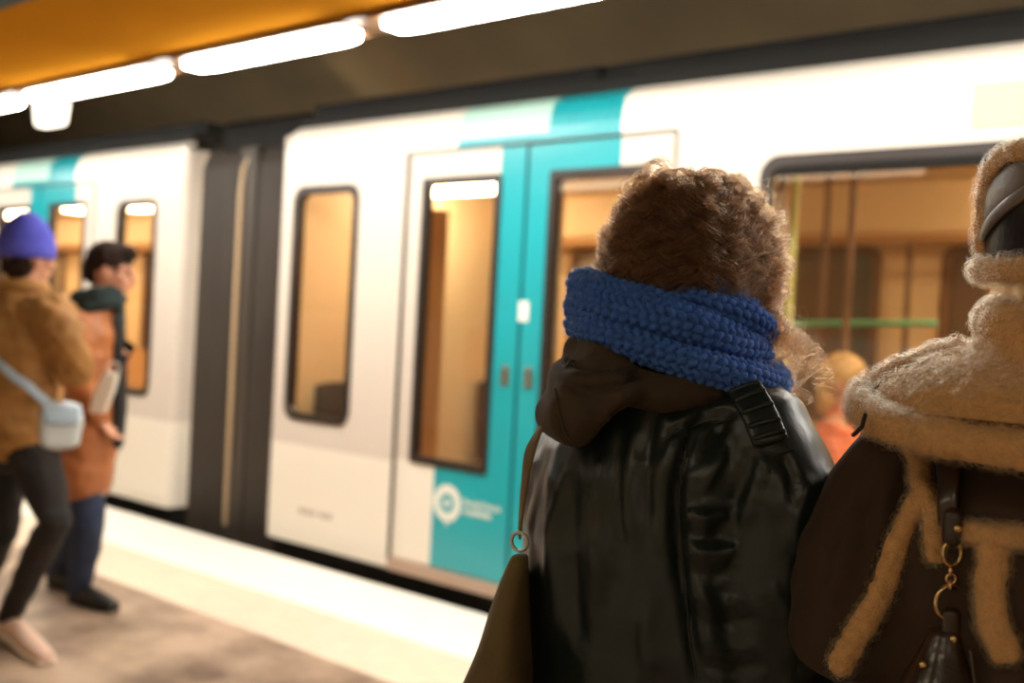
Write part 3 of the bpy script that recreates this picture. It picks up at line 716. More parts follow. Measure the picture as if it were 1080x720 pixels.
mb = MB(); mb.ell(at(0, -.018, .045), (.088, .105, .095), Rm, n=28, k=18); mb.ell(at(0, .045, .095), (.062, .05, .04), Rm); mb.ell(at(0, -.07, -.01), (.066, .045, .07), Rm)
me = union(mb, .006, 1); V, N = get_vn(me); set_v(me, V+N*(.006*vnoise(V, 60)+.004*vnoise(V, 120))[:, None]); place(me, 'hair', hm, pB)
ph = thing('phone', 'small dark phone held up by the person in the brown jacket', 'phone', J['wrL']+J['hdL']*.09)
c = J['wrL']+J['hdL']*.095-HF*.035
# held upright in the raised hand
ax = J['hdL']; s_ = nrm(np.cross(ax, HF)); mb = MB()
mb.rings([[c+ax*h+s_*a*.034+nrm(np.cross(s_, ax))*b*.004 for a, b in ((-1,-1),(1,-1),(1,1),(-1,1))] for h in (-.05, .075)])
mb.build('phone_case', M['black'], ph, bevel=.002)
mb = MB(); o_ = nrm(np.cross(s_, ax)); mb.rings([[c+o_*.0045+ax*h+s_*a*.031+o_*b*.0006 for a, b in ((-1,-1),(1,-1),(1,1),(-1,1))] for h in (-.046, .071)]).build('screen', mat('phone_screen', srgb(30, 34, 40), .1), ph)
pp = thing('paper_bag', 'small white paper bag at the elbow of the person in the brown jacket', 'bag', pd(110, 412, z, -.26))
c = pd(111, 412, z, -.26); mb = MB()
mb.rings([[c+HR*a*w+HF*b*.02+UP*h+HR*h*.35 for a, b in ((-1,-1),(1,-1),(1,1),(-1,1))] for h, w in ((-.10, .035), (-.02, .04), (.05, .035), (.085, .028))])
place(union(mb, .006, 2), 'paper_body', mat('white_paper', srgb(236, 226, 212), .7), pp)
torus(MB(), c+UP*.10+HR*.035, HF, .028, .004, up=UP).build('handle', mat('white_paper_cord', srgb(230, 220, 206), .7), pp, True)

# ------------------------------------------------------------------ passenger seated inside the near car
z = float(project(atY(893, 402, 4.55))[2]); c = atY(893, 404, 4.55); X = np.array([1.0, 0, 0]); Yv = np.array([0, 1.0, 0]); Zv = np.array([0, 0, 1.0])
bx = c[0]; by = 4.55; sz_ = .47
pC = thing('passenger', 'seated passenger in red and orange top behind the large train window', 'person', (bx, by, .12))
J = dict(head=np.array([bx, by, c[2]]), neckb=np.array([bx-.01, by, c[2]-.17]), chest=np.array([bx-.02, by, c[2]-.33]), waist=np.array([bx-.01, by, .70]), pelvis=np.array([bx+.03, by, .60]))
for q, s_ in (('L', 1), ('R', -1)):
    J['sh'+q] = J['neckb']+Yv*s_*.16-Zv*.05; J['el'+q] = J['sh'+q]+X*.05+Yv*s_*.03-Zv*.26; J['wr'+q] = J['el'+q]+X*.22-Zv*.03
    J['hip'+q] = J['pelvis']+Yv*s_*.09; J['kn'+q] = J['hip'+q]+X*.40+Zv*.0; J['an'+q] = np.array([J['kn'+q][0]+.02, J['kn'+q][1], .205]); J['to'+q] = J['an'+q]+X*.15-Zv*.055
bC, at, Rm = body(pC, J, X, X, curl=(.6, .6), voxel=.008)
red = bpy.data.materials.new('red_orange_stripes'); red.use_nodes = True; nt = red.node_tree; tc = nt.nodes.new('ShaderNodeTexCoord'); wv = nt.nodes.new('ShaderNodeTexWave'); wv.bands_direction = 'Z'; wv.inputs['Scale'].default_value = 9; wv.inputs['Distortion'].default_value = .6
rp = nt.nodes.new('ShaderNodeValToRGB'); rp.color_ramp.elements[0].color = srgb(214, 74, 48); rp.color_ramp.elements[1].color = srgb(236, 150, 104)
nt.links.new(tc.outputs['Object'], wv.inputs[0]); nt.links.new(wv.outputs['Fac'], rp.inputs[0]); nt.links.new(rp.outputs[0], nt.nodes['Principled BSDF'].inputs[0])
meC, jC = jacket_far(pC, J, X, red, [(.185, .125), (.185, .13), (.185, .13), (.15, .105), (.07, .07)], [.075, .07, .066, .062, .055, .042], J['pelvis']+Zv*.0, .008)
trousers(pC, J, X, mat('brown_trousers', srgb(90, 70, 56), .8), wide=.165)
shoe(pC, 'shoe', J['anR']-Zv*.12, J['toR']-Zv*.12, bl, bl)
for o in pC.children:
    if o.name.startswith('shoe'): o.location.z += .12
o = [o for o in pC.children if o.name.startswith('shoe')][0]; o2 = o.copy(); COL.objects.link(o2); o2.location.y += .18; sl = o.children[0].copy(); COL.objects.link(sl); sl.parent = o2
mb = MB(); mb.ell(at(0, -.022, .04), (.09, .104, .098), Rm); mb.ell(at(0, -.075, -.06), (.075, .05, .11), Rm)
me = union(mb, .007, 1); V, N = get_vn(me); set_v(me, V+N*(.007*vnoise(V, 50))[:, None]); place(me, 'hair', mat('blond_hair', srgb(206, 164, 104), .5), pC)
#WOMEN
# ------------------------------------------------------------------ woman with the blue knitted scarf (in focus)
d1 = ray(716, 353)*1.3; W1 = np.array([d1[0], d1[1], 0.0])
p1 = thing('person', 'person with curly brown hair, chunky blue scarf and black jacket, seen from behind', 'person', W1)
L1 = lambda x, y, z: W1+np.array([x, y, z])
HC = L1(.006, .02, 1.506)
J = dict(head=HC, neckb=L1(0, -.01, 1.375), chest=L1(0, -.01, 1.23), waist=L1(0, 0, 1.04), pelvis=L1(0, 0, .90),
    shL=L1(-.112, -.01, 1.295), shR=L1(.125, -.01, 1.295), elL=L1(-.135, -.05, 1.07), elR=L1(.155, .0, 1.07), wrL=L1(-.115, .10, .90), wrR=L1(.15, .10, .90),
    hipL=L1(-.085, 0, .86), hipR=L1(.085, 0, .86), knL=L1(-.09, .01, .47), knR=L1(.09, .01, .47), anL=L1(-.095, -.02, .085), anR=L1(.095, -.02, .085),
    toL=L1(-.11, .15, .03), toR=L1(.11, .15, .03))
b1, at1, Rm1 = body(p1, J, Yv, nrm([.12, 1, -.04]), wide=.15)
trousers(p1, J, Yv, mat('dark_trousers', srgb(36, 34, 36), .85, noise=.3, nscale=30), wide=.16)
shoe(p1, 'boot', J['anL'], J['toL'], bl, bl, h=.12); shoe(p1, 'boot', J['anR'], J['toR'], bl, bl, h=.12)
nylon = mat('black_nylon', srgb(25, 33, 31), .36, spec=.5, sheen=.12, bump=.18, bscale=26, stretch=(1, 1, .45), bdist=.012)
mb = MB()
mb.tube([L1(*p) for p in ((0, 0, .80), (0, 0, .90), (0, -.005, 1.05), (0, -.012, 1.18), (0, -.015, 1.28), (0, -.012, 1.345), (0, -.008, 1.40))],
    [(.185, .14), (.192, .15), (.190, .152), (.185, .145), (.165, .125), (.115, .10), (.080, .085)], n=32, hint=(0, 1, 0))
for s_ in (-1, 1):
    ax = 1.0 if s_ > 0 else .76
    mb.tube([L1(s_*x*ax, y, z) for x, y, z in ((.06, -.01, 1.345), (.115, -.012, 1.315), (.155, -.016, 1.245), (.158, -.012, 1.15), (.155, .0, 1.05), (.152, .02, .97), (.150, .07, .905), (.146, .10, .885))],
        [.062, .068, .082, .09, .09, .082, .062, .05] if s_ > 0 else [.062, .066, .074, .078, .078, .074, .06, .05], n=22)
me1 = union(mb, .006, 4)
V, N = get_vn(me1)
set_v(me1, V+N*(.005*vnoise(V*np.array([1, 1, .55]), 14)+.003*vnoise(V*np.array([1, 1, .8])+3, 36))[:, None])
folds = [([(752, 418), (728, 462), (714, 520), (718, 600), (728, 660), (738, 725)], -.014, 7), ([(738, 430), (708, 480), (698, 530), (704, 620)], .006, 10), ([(742, 520), (738, 600), (752, 700)], .008, 14),
    ([(792, 472), (786, 500), (768, 540)], -.006, 5), ([(806, 478), (802, 505), (782, 560)], .006, 6), ([(822, 476), (836, 505), (838, 545)], -.005, 6), ([(776, 450), (756, 490), (738, 520)], .007, 6), ([(764, 440), (742, 475), (725, 500)], -.006, 5),
    ([(700, 462), (735, 444), (778, 436)], -.006, 4), ([(704, 452), (740, 436), (776, 428)], .004, 6),
    ([(716, 540), (744, 546), (772, 540)], .007, 5), ([(716, 556), (742, 566), (768, 562)], -.007, 5), ([(718, 575), (750, 584), (786, 576)], .007, 5), ([(722, 600), (752, 606), (780, 600)], -.007, 6), ([(724, 622), (756, 634), (790, 630)], .007, 6),
    ([(728, 650), (760, 658), (800, 650)], -.006, 6), ([(730, 672), (764, 684), (806, 680)], .006, 7), ([(734, 700), (770, 706), (812, 700)], -.006, 7),
    ([(640, 470), (628, 540), (634, 640)], .007, 9), ([(655, 450), (648, 520), (656, 600)], -.006, 7), ([(672, 440), (664, 500), (668, 590)], .006, 7), ([(690, 430), (682, 490), (684, 560)], -.005, 6),
    ([(588, 480), (582, 560), (586, 680)], .007, 9), ([(604, 480), (602, 560), (612, 690)], -.006, 8), ([(690, 620), (680, 670), (690, 716)], .005, 10),
    ([(860, 500), (840, 540), (842, 600)], .005, 9), ([(830, 570), (850, 600), (880, 610)], -.005, 8), ([(800, 610), (830, 640), (868, 650)], .005, 9)]
sculpt(me1, folds)
bv1 = bvh_of(me1); hit.depth = 1.2
j1 = place(me1.copy(), 'jacket', nylon, p1)
# epaulette: a quilted strap on the right shoulder
def pad(px, w, off, t, nm, root, material):
    P, N = on(bv1, px, 8, off); mb = MB(); ribbon(mb, P, N, w, t, n=18, sq=3.5); return mb.build(nm, material, root, True), P, N
ep, P, N = pad([(784, 410), (793, 424), (804, 446), (812, 466)], .040, .003, .012, 'epaulette', p1, nylon)
for i in range(2, len(P)-2, 5):
    T = nrm(P[i+1]-P[i-1]); s_ = nrm(np.cross(T, N[i])); c = P[i]+N[i]*.005
    MB().tube([c-s_*.016, c+N[i]*.002, c+s_*.016], [(.003, .0032)]*3, n=8).build('quilted_rib', nylon, ep, True)
for px, r in (([(700, 466), (735, 448), (776, 440)], .0014), ([(724, 470), (716, 530), (722, 610), (734, 715)], .0016), ([(800, 476), (818, 480), (836, 474)], .0014)):
    P, N = on(bv1, px, 6, .0005); MB().tube(P, r, n=6).build('seam', nylon, j1, True)
# hood folded down on the back
olive = mat('olive_hood_cotton', srgb(66, 52, 34), .85, noise=.3, nscale=10, bump=.25, bscale=30, sheen=.06)
mb = MB()
mb.tube([L1(-.075, .05, 1.425), L1(-.088, -.03, 1.418), L1(-.070, -.10, 1.402), L1(-.02, -.135, 1.375), L1(.05, -.115, 1.36), L1(.085, -.06, 1.37), L1(.09, .03, 1.39)], [.016, .024, .030, .030, .022, .02, .016], n=14)
mb.tube([L1(-.082, -.055, 1.392), L1(-.066, -.125, 1.365), L1(-.025, -.162, 1.35), L1(.02, -.155, 1.365)], [.026, .034, .034, .022], n=14)
mb.tube([L1(-.080, -.075, 1.352), L1(-.066, -.140, 1.325), L1(-.032, -.165, 1.325), L1(.0, -.16, 1.35)], [.028, .036, .034, .018], n=14)
meh = union(mb, .005, 7); V, N = get_vn(meh); set_v(meh, V+N*(.005*vnoise(V, 22))[:, None])
sculpt(meh, [([(588, 398), (620, 412), (660, 400), (690, 380)], -.011, 5), ([(590, 372), (612, 384), (650, 388)], -.008, 4), ([(600, 430), (630, 440), (662, 420), (690, 400)], .006, 8), ([(612, 350), (640, 372), (670, 380)], .006, 6), ([(584, 410), (592, 440), (600, 466)], -.005, 4), ([(640, 440), (660, 425), (676, 408)], -.007, 4)])
hd = place(meh.copy(), 'hood', olive, p1); bvh1 = bvh_of(meh)
for px in ([(586, 410), (590, 435), (600, 462), (622, 468)], [(590, 368), (606, 380), (640, 390), (668, 382)]):
    P = spline([hit(bvh1, *q)[0] for q in px], 5); MB().tube(P, .0018, n=6).build('hood_piping', olive, hd, True)
# chunky knitted scarf: folds of a loop, each stitch modelled in relief
wool = mat('blue_wool', srgb(58, 106, 194), .9, noise=.35, nscale=120, sheen=.25, bump=.3, bscale=400, bdist=.002)
VR = np.array([math.cos(math.radians(30.1)), math.sin(math.radians(30.1)), 0]); VF = np.array([-VR[1], VR[0], 0])
def band(name, cx, R, yl, ym, yr, h, t, depth_r=None, wob=0.0, seed=0, root=None):
    sc = 1.3/F; c = d1*0+np.array([d1[0], d1[1], 0]); lat0 = (cx-716)*sc
    zof = lambda y, x, dz: CAMH - (y-(342.6+(x-540)*.0524))*(1.3+dz)/F
    dr = depth_r or R
    zl, zm, zr = zof(yl, cx-R/sc, 0), zof(ym, cx, -dr), zof(yr, cx+R/sc, 0); zb = zl+zr-zm
    per = 2*PI*(R+dr)/2; nu = int(per/.0122)//2*2; S_ = 8; NU = nu*S_; arc = 2*(h+t)*1.15*1.25; nv = max(6, int(arc/.0095)); NV = nv*S_
    th = np.linspace(0, 2*PI, NU, endpoint=False); ps = np.linspace(0, 2*PI, NV, endpoint=False)
    # even arc-length spacing round the cross-section
    fine = np.linspace(0, 2*PI, 721); sup = lambda a: np.sign(a)*np.abs(a)**1.15
    cr, cz = t*sup(np.cos(fine)), h*sup(np.sin(fine)); sl = np.concatenate([[0], np.cumsum(np.hypot(np.diff(cr), np.diff(cz)))]); u = np.interp(np.linspace(0, sl[-1], NV, endpoint=False), sl, fine)
    cr, cz = t*sup(np.cos(u)), h*sup(np.sin(u))
    TH, K = np.meshgrid(th, np.arange(NV), indexing='ij')
    w1 = wob*(np.sin(2*TH+seed)+.6*np.sin(5*TH+2*seed)); tw = .35*np.sin(2*TH+seed*1.7)
    rr = cr[K]*np.cos(tw)-cz[K]*np.sin(tw); zz_ = cr[K]*np.sin(tw)+cz[K]*np.cos(tw)
    lat = np.cos(TH); dep = np.sin(TH)   # dep=-1 is the side towards the nape
    A, B = R-t, dr-t
    z = (zl+zr)/2+(zr-zl)/2*lat+(zm-(zl+zr)/2)*(-dep)+w1*.5+zz_
    X_ = lat0+(A+rr+w1*.4)*lat; Y_ = (B+rr+w1*.4)*dep
    P = c[None, None]+X_[..., None]*VR+Y_[..., None]*VF; P[..., 2] = z
    # normals from the grid
    du = np.roll(P, -1, 0)-np.roll(P, 1, 0); dv = np.roll(P, -1, 1)-np.roll(P, 1, 1); Nn = np.cross(du, dv); Nn /= np.linalg.norm(Nn, axis=2)[..., None]+1e-12
    out = P-(c[None, None]+((lat0+A*lat)[..., None]*VR+(B*dep)[..., None]*VF)); out[..., 2] = zz_
    if (Nn*out).sum() < 0: Nn = -Nn
    uu = TH/(2*PI)*nu; vv = K/S_; row = np.floor(vv).astype(int); us = uu+.5*(row % 2)
    col = np.floor(us); fv = vv-row-.5; fu = us-col-.5+.45*fv*np.where(row % 2 > 0, 1, -1)
    bump = np.sqrt(np.clip(1-(fu/.54)**2-(fv/.66)**2, 0, 1)); jit = ((np.sin(col*12.9898+row*78.233+seed)*43758.5453) % 1)
    P = P+Nn*((bump-.5)*(.0052+.0034*jit))[..., None]
    idx = np.arange(NU*NV).reshape(NU, NV); a, b, c_, d = idx, np.roll(idx, -1, 0), np.roll(np.roll(idx, -1, 0), -1, 1), np.roll(idx, -1, 1)
    Fq = np.stack([a, b, c_, d], -1).reshape(-1, 4)
    me = bpy.data.meshes.new(name); Pv = P.reshape(-1, 3); me.vertices.add(len(Pv)); me.loops.add(Fq.size); me.polygons.add(len(Fq))
    me.vertices.foreach_set('co', Pv.astype(np.float32).ravel()); me.loops.foreach_set('vertex_index', Fq.astype(np.int32).ravel())
    me.polygons.foreach_set('loop_start', np.arange(0, Fq.size, 4, dtype=np.int32)); me.update(); me.validate()
    return me
sc_root = bpy.data.objects.new('scarf', None); COL.objects.link(sc_root); sc_root.parent = p1; sc_root.location = (0, 0, 1.4)
wf = hair_mat('blue_wool_fibre', (.10, .22, .60, 1), .5)
bands = [('scarf_fold', 724, .092, 280, 291, 330, .020, .018), ('scarf_fold', 727, .106, 301, 314, 353, .016, .018), ('scarf_fold', 703, .130, 322, 340, 376, .024, .022), ('scarf_fold', 715, .141, 340, 379, 402, .019, .020), ('scarf_fold', 696, .116, 303, 322, 350, .020, .02), ('scarf_fold', 716, .085, 300, 320, 352, .05, .03)]
sm_ = []
for i, (nm, cx, R, yl, ym, yr, h, t) in enumerate(bands):
    me = band(nm, cx, R, yl, ym, yr, h, t, wob=.004, seed=i*1.9+.5); sm_.append(me)
    place(me.copy(), nm, wool, sc_root)
for i in (0, 2, 3, 4): fuzz('wool_fibres', sm_[i], 2600, .007, .00007, wf, sc_root, curl=.8)
# hair: a dark under-layer, curly locks, and fine flyaway strands round it
mb = MB(); mb.ell(at1(0, -.012, .022), (.073, .094, .099), Rm1, n=30, k=20); mb.ell(at1(0, -.05, -.05), (.066, .052, .08), Rm1)
me = union(mb, .005, 2); V, N = get_vn(me); keepf = ((V-HC)@Rm1); V = V-N*np.clip((keepf[:, 1]-.05)*2, 0, .03)[:, None]; set_v(me, V)
place(me, 'hair_underlayer', mat('dark_brown_hair_base', srgb(40, 22, 13), .7, bump=.8, bscale=140), p1)
def curls(n_locks, per, seed, L, ripple, spread, lift, out_r, rad, k=44, az_c=None, tuck=True):
    r = np.random.default_rng(seed); n = n_locks*per
    az = r.uniform(-PI, PI, n_locks); pol = np.arccos(1-r.random(n_locks)*1.02)
    if az_c is None and not tuck: az = az*.62+.25; pol = np.minimum(pol, 1.0)
    face = (np.abs(az) < .75) & (pol > .75); az = np.where(face, az+np.sign(az+1e-9)*1.0, az)     # az=0 is the face side
    if az_c is not None: az = az_c+r.uniform(-.65, .32, n_locks)
    lk = np.repeat(np.arange(n_locks), per); out_l = (out_r*(.72+.36*r.random(n_locks)))[lk]
    a = az[lk]+r.normal(size=n)*.05; p = np.clip(pol[lk]+r.normal(size=n)*.05, 0.02, 1.75)
    E = np.array([.072, .094, .100]); ctr = at1(0, -.012, .022)
    u = np.stack([np.sin(p)*np.sin(a), np.sin(p)*np.cos(a), np.cos(p)], 1)
    pos = u*E; nv = u/E; nv /= np.linalg.norm(nv, axis=1)[:, None]
    lift_l = (lift[0]+(lift[1]-lift[0])*r.random(n_locks))[lk]
    vel = nv*(.5+lift_l[:, None]*14)+np.stack([np.sin(a), np.cos(a), -.25+0*a], 1)*.8+r.normal(size=(n_locks, 3))[lk]*.3
    vel /= np.linalg.norm(vel, axis=1)[:, None]
    Ls = (L[0]+(L[1]-L[0])*r.random(n_locks))[lk]*(1+.12*r.normal(size=n)); ds = np.abs(Ls)/(k-1)
    path = [pos.copy()]
    for i in range(k-1):
        vel = vel+np.array([0, 0, -1.0])*.16; q = pos/(E+lift_l[:, None]); rr = np.linalg.norm(q, axis=1)
        ins = rr < 1; g = q/(E+lift_l[:, None]); g /= np.linalg.norm(g, axis=1)[:, None]
        vn = (vel*g).sum(1); vel = np.where((ins & (vn < 0.25))[:, None], vel+g*(.25-vn)[:, None], vel)
        far = rr > 1.12; vn = (vel*g).sum(1); vel = np.where((far & (vn > -.1) & (pos[:, 2] > -.06))[:, None], vel-g*(vn+.1)[:, None]*.6, vel)
        # locks on the cheek side ride outside the scarf
        if tuck:
            rt_ = np.hypot(pos[:, 0], pos[:, 1])+1e-9; tk = (pos[:, 2] < -.045) & (rt_ > .064)
            vel[:, 0] -= np.where(tk, .55*pos[:, 0]/rt_, 0); vel[:, 1] -= np.where(tk, .55*pos[:, 1]/rt_, 0)
        low = (not tuck) & (pos[:, 2] < -.055) & (pos[:, 0] > .03) & (np.hypot(pos[:, 0], pos[:, 1]) < out_l); rad2 = np.hypot(pos[:, 0], pos[:, 1])+1e-9
        vel[:, 0] += np.where(low, .30*pos[:, 0]/rad2, 0); vel[:, 1] += np.where(low, .30*pos[:, 1]/rad2, 0)
        vel /= np.linalg.norm(vel, axis=1)[:, None]; pos = pos+vel*ds[:, None]; path.append(pos.copy())
    Pth = np.stack(path, 1); T = np.gradient(Pth, axis=1); T /= np.linalg.norm(T, axis=2)[..., None]+1e-9
    ref = np.array([.3, .2, 1.0]); s1 = np.cross(T, nv[:, None]+0*T); s1 /= np.linalg.norm(s1, axis=2)[..., None]+1e-6; s2 = np.cross(T, s1)
    arc = ds[:, None]*np.arange(k)[None]; pit = (ripple[2]+(ripple[3]-ripple[2])*r.random(n_locks))[lk]; ph0 = (r.random(n_locks)*6.28)[lk]+r.normal(size=n)*.16
    hand_ = np.sign(r.random(n_locks)-.5)[lk]
    amp = (ripple[0]+(ripple[1]-ripple[0])*r.random(n_locks))[lk][:, None]*np.clip(arc/.05, .12, 1.25)
    ph = ph0[:, None]+hand_[:, None]*2*PI*arc/pit[:, None]
    off = s1*(amp*np.cos(ph))[..., None]+s2*(amp*np.sin(ph))[..., None]
    jit = r.normal(size=(n, 1, 3))*spread*np.clip(arc/.06, .15, 1.3)[..., None]
    Q = Pth+off+jit; Q = ctr[None, None]+Q@Rm1.T
    rd = np.tile(np.linspace(rad, rad*.5, k), (n, 1)); return Q, rd
hm1 = hair_mat('auburn_brown_hair', (.066, .026, .0095, 1), .26, .3); hm2 = hair_mat('hair_backlight_tint', (.56, .29, .075, 1), .3, .4)  # flyaways take a lighter golden colour that paints in the backlight
Q, rd = curls(400, 26, 3, (.13, .20), (.006, .011, .026, .044), .0008, (.001, .013), .150, .00030)
hair_object('curly_hair', Q, rd, hm1, p1)
Q, rd = curls(46, 12, 31, (.10, .21), (.007, .013, .022, .036), .0006, (.006, .024), .138, .00034, az_c=.95, tuck=False)
hair_object('curly_side_locks', Q, rd, hm1, p1)
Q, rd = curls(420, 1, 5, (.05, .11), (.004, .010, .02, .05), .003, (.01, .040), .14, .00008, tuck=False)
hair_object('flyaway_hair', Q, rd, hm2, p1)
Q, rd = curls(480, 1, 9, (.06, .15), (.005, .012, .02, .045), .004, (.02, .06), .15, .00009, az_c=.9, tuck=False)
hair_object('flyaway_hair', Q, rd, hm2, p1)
# olive tote bag on the far shoulder
can = mat('olive_canvas', srgb(112, 94, 58), .8, noise=.25, nscale=12, bump=.3, bscale=200, bdist=.002)
t1 = thing('tote_bag', 'olive canvas tote bag hanging beside the black jacket', 'bag', L1(-.20, -.02, .80))
ring_c = atD(548, 571, 1.25)
mb = MB(); R = []
top = ring_c-np.array([0, 0, .012])
for dz, wx, wy, rt in ((0, .010, .022, .014), (-.03, .016, .045, .016), (-.08, .024, .07, .018), (-.16, .036, .10, .020), (-.24, .040, .115, .022), (-.34, .043, .12, .024), (-.37, .036, .10, .016)):
    c = top+VR*(rt-wx)+VF*.0+np.array([0, 0, dz]); R.append([c+VR*wx*math.copysign(abs(math.cos(a))**.7, math.cos(a))+VF*wy*math.copysign(abs(math.sin(a))**.7, math.sin(a)) for a in np.linspace(0, 2*PI, 28, endpoint=False)])
mb.rings(R); me = union(mb, .005, 4); V, N = get_vn(me); set_v(me, V+N*(.007*vnoise(V*np.array([1, 1, .5]), 18))[:, None]); place(me, 'bag_body', can, t1)
torus(MB(), ring_c, VF+VR*.4, .011, .0022, up=(0, 0, 1)).build('strap_ring', M['steel'], t1, True)
P = spline([atD(548, 562, 1.265), atD(552, 520, 1.235), atD(561, 470, 1.215), L1(-.095, -.115, 1.34), L1(-.09, -.03, 1.385), L1(-.11, .06, 1.35), L1(-.14, .12, 1.22), ring_c+VF*.12+np.array([0, 0, .0])], 5)
N = [nrm(p-L1(0, 0, p[2])+np.array([0, 0, .04])) for p in P]; ribbon(MB(), P, N, .024, .004).build('strap', can, t1, True)

# ------------------------------------------------------------------ woman in the shearling coat (right edge)
d2 = ray(1164, 375)*1.0; W2 = np.array([d2[0], d2[1], 0.0])
p2 = thing('person', 'person in brown suede coat with wide cream shearling collar at the right edge', 'person', W2)
L2 = lambda x, y, z: W2+np.array([x, y, z])
J = dict(head=L2(0, .03, 1.545), neckb=L2(0, 0, 1.40), chest=L2(0, 0, 1.25), waist=L2(0, 0, 1.06), pelvis=L2(0, 0, .92),
    shL=L2(-.15, 0, 1.35), shR=L2(.15, 0, 1.35), elL=L2(-.19, -.05, 1.14), elR=L2(.19, -.05, 1.14), wrL=L2(-.13, .17, 1.10), wrR=L2(.13, .17, 1.10),
    hipL=L2(-.085, 0, .88), hipR=L2(.085, 0, .88), knL=L2(-.09, .01, .48), knR=L2(.09, .01, .48), anL=L2(-.095, -.02, .085), anR=L2(.095, -.02, .085),
    toL=L2(-.11, .15, .03), toR=L2(.11, .15, .03))
b2, at2, Rm2 = body(p2, J, Yv, nrm([0.1, 1, -.05]), wide=.15, palms={'L': -Zv, 'R': -Zv})
trousers(p2, J, Yv, mat('dark_brown_trousers', srgb(50, 38, 30), .85), wide=.16)
shoe(p2, 'boot', J['anL'], J['toL'], bl, bl, h=.12); shoe(p2, 'boot', J['anR'], J['toR'], bl, bl, h=.12)
suede = mat('brown_suede', srgb(58, 40, 24), .85, noise=.35, nscale=14, sheen=.12, bump=.15, bscale=260, bdist=.002, stretch=(1, 1, .35))
fleece = mat('shearling', srgb(218, 168, 110), .95, noise=.22, nscale=130, sheen=.2, bump=.9, bscale=330, bdist=.003)
fib = hair_mat('shearling_fibre', (.80, .50, .22, 1), .5, .6)
mb = MB()
mb.tube([L2(*q) for q in ((0, 0, .72), (0, 0, .85), (0, -.005, 1.0), (0, -.01, 1.15), (0, -.012, 1.28), (0, -.008, 1.35), (0, 0, 1.40))], [(.215, .165), (.212, .16), (.20, .148), (.198, .145), (.185, .135), (.135, .105), (.08, .08)], n=32, hint=(0, 1, 0))
for s_ in (-1, 1):
    mb.tube([L2(s_*x, y, z) for x, y, z in ((.08, 0, 1.335), (.14, -.004, 1.325), (.178, -.015, 1.26), (.192, -.045, 1.19), (.196, -.055, 1.135), (.190, .0, 1.105), (.175, .10, 1.095), (.14, .165, 1.095))],
        [.07, .074, .080, .082, .078, .072, .066, .060], n=22)
me2 = union(mb, .006, 4); V, N = get_vn(me2)
set_v(me2, V+N*(.004*vnoise(V*np.array([1, 1, .5]), 12)+.002*vnoise(V, 40))[:, None])
sculpt(me2, [([(958, 470), (950, 540), (935, 610), (915, 700)], -.008, 9), ([(900, 520), (890, 580), (872, 640)], .005, 8), ([(925, 500), (912, 580), (892, 650)], -.004, 8)])
bv2 = bvh_of(me2); hit.depth = .9
c2 = place(me2.copy(), 'coat', suede, p2)
def fleecy(me, amp=.0022, sc=150):
    V, N = get_vn(me); set_v(me, V+N*(amp*vnoise(V, sc)+amp*.6*vnoise(V+5, sc*.45))[:, None]); return me
# wide collar
def cp(u, v, off=0.0, front=False):
    zt = 1.424-.056*abs(u)**3.2; zl = (1.338 if not front else 1.30)+.026*abs(u)**3
    yl = (-.158 if not front else .15)*max(0.0, 1-abs(u)**3.0)**.55+(-.004 if not front else .004); a = v*PI/2
    w = .206*u*(1.0-.12*(1-v)*(1-abs(u)))
    return np.array([w, yl*math.sin(a), zt-(zt-zl)*(1-math.cos(a))])
mb = MB(); US = np.linspace(-1, 1, 41); VS = np.linspace(0, 1, 16)
for fr in (False, True):
    G = np.array([[cp(u, v, 0, fr) for v in VS] for u in US]); du = np.gradient(G, axis=0); dv = np.gradient(G, axis=1); Nn = np.cross(du, dv); Nn /= np.linalg.norm(Nn, axis=2)[..., None]+1e-9
    ref = G-np.array([0, 0, 1.2]); sg = np.sign((Nn*ref).sum(2))[..., None]; Nn = Nn*sg
    O = (G+Nn*.016+W2).reshape(-1, 3); I = (G-Nn*.016+W2).reshape(-1, 3); nu, nv = len(US), len(VS); k = nu*nv; f = []
    for i in range(nu-1):
        for j in range(nv-1):
            a, b, c, d = i*nv+j, (i+1)*nv+j, (i+1)*nv+j+1, i*nv+j+1; f += [(a, b, c, d), (k+a, k+d, k+c, k+b)]
    for i in range(nu-1):
        for j in (0, nv-1): a, b = i*nv+j, (i+1)*nv+j; f.append((a, k+a, k+b, b) if j == 0 else (a, b, k+b, k+a))
    for j in range(nv-1):
        for i in (0, nu-1): a, b = i*nv+j, i*nv+j+1; f.append((a, b, k+b, k+a))
    mb.add(list(O)+list(I), f)
mec = fleecy(union(mb, .0034, 3), .0024, 165)
co = place(mec.copy(), 'shearling_collar', fleece, p2)
fuzz('collar_fibres', mec, 15000, .0055, .00011, fib, co, keep=lambda P, N: ((N*(EYE-P)).sum(1) > -.25)*1.0, curl=.9)
edge = [(-.60, 0), (-.74, .06), (-.86, .2), (-.945, .5), (-.93, .8), (-.86, .95), (-.7, .98), (-.45, .98), (-.2, .98), (0, .98)]
edge += [(-u, v) for u, v in edge[::-1][1:]]
PT = spline([W2+cp(u, v) for u, v in edge], 4); ctr = W2+np.array([0, 0, 1.28]); NT = [nrm(p-ctr) for p in PT]
mb = MB(); ribbon(mb, [p+n_*.017 for p, n_ in zip(PT, NT)], NT, .034, .027, n=16, sq=2.3)
met = fleecy(union(mb, .0034, 2), .0024, 165); tr = place(met.copy(), 'collar_border', fleece, co)
fuzz('border_fibres', met, 9000, .006, .00011, fib, co, keep=lambda P, N: ((N*(EYE-P)).sum(1) > -.25)*1.0, curl=.9)
suv = [(-.66, .02), (-.76, .2), (-.83, .45), (-.83, .70), (-.74, .83), (-.55, .85), (-.3, .85), (0, .85)]; suv += [(-u, v) for u, v in suv[::-1][1:]]
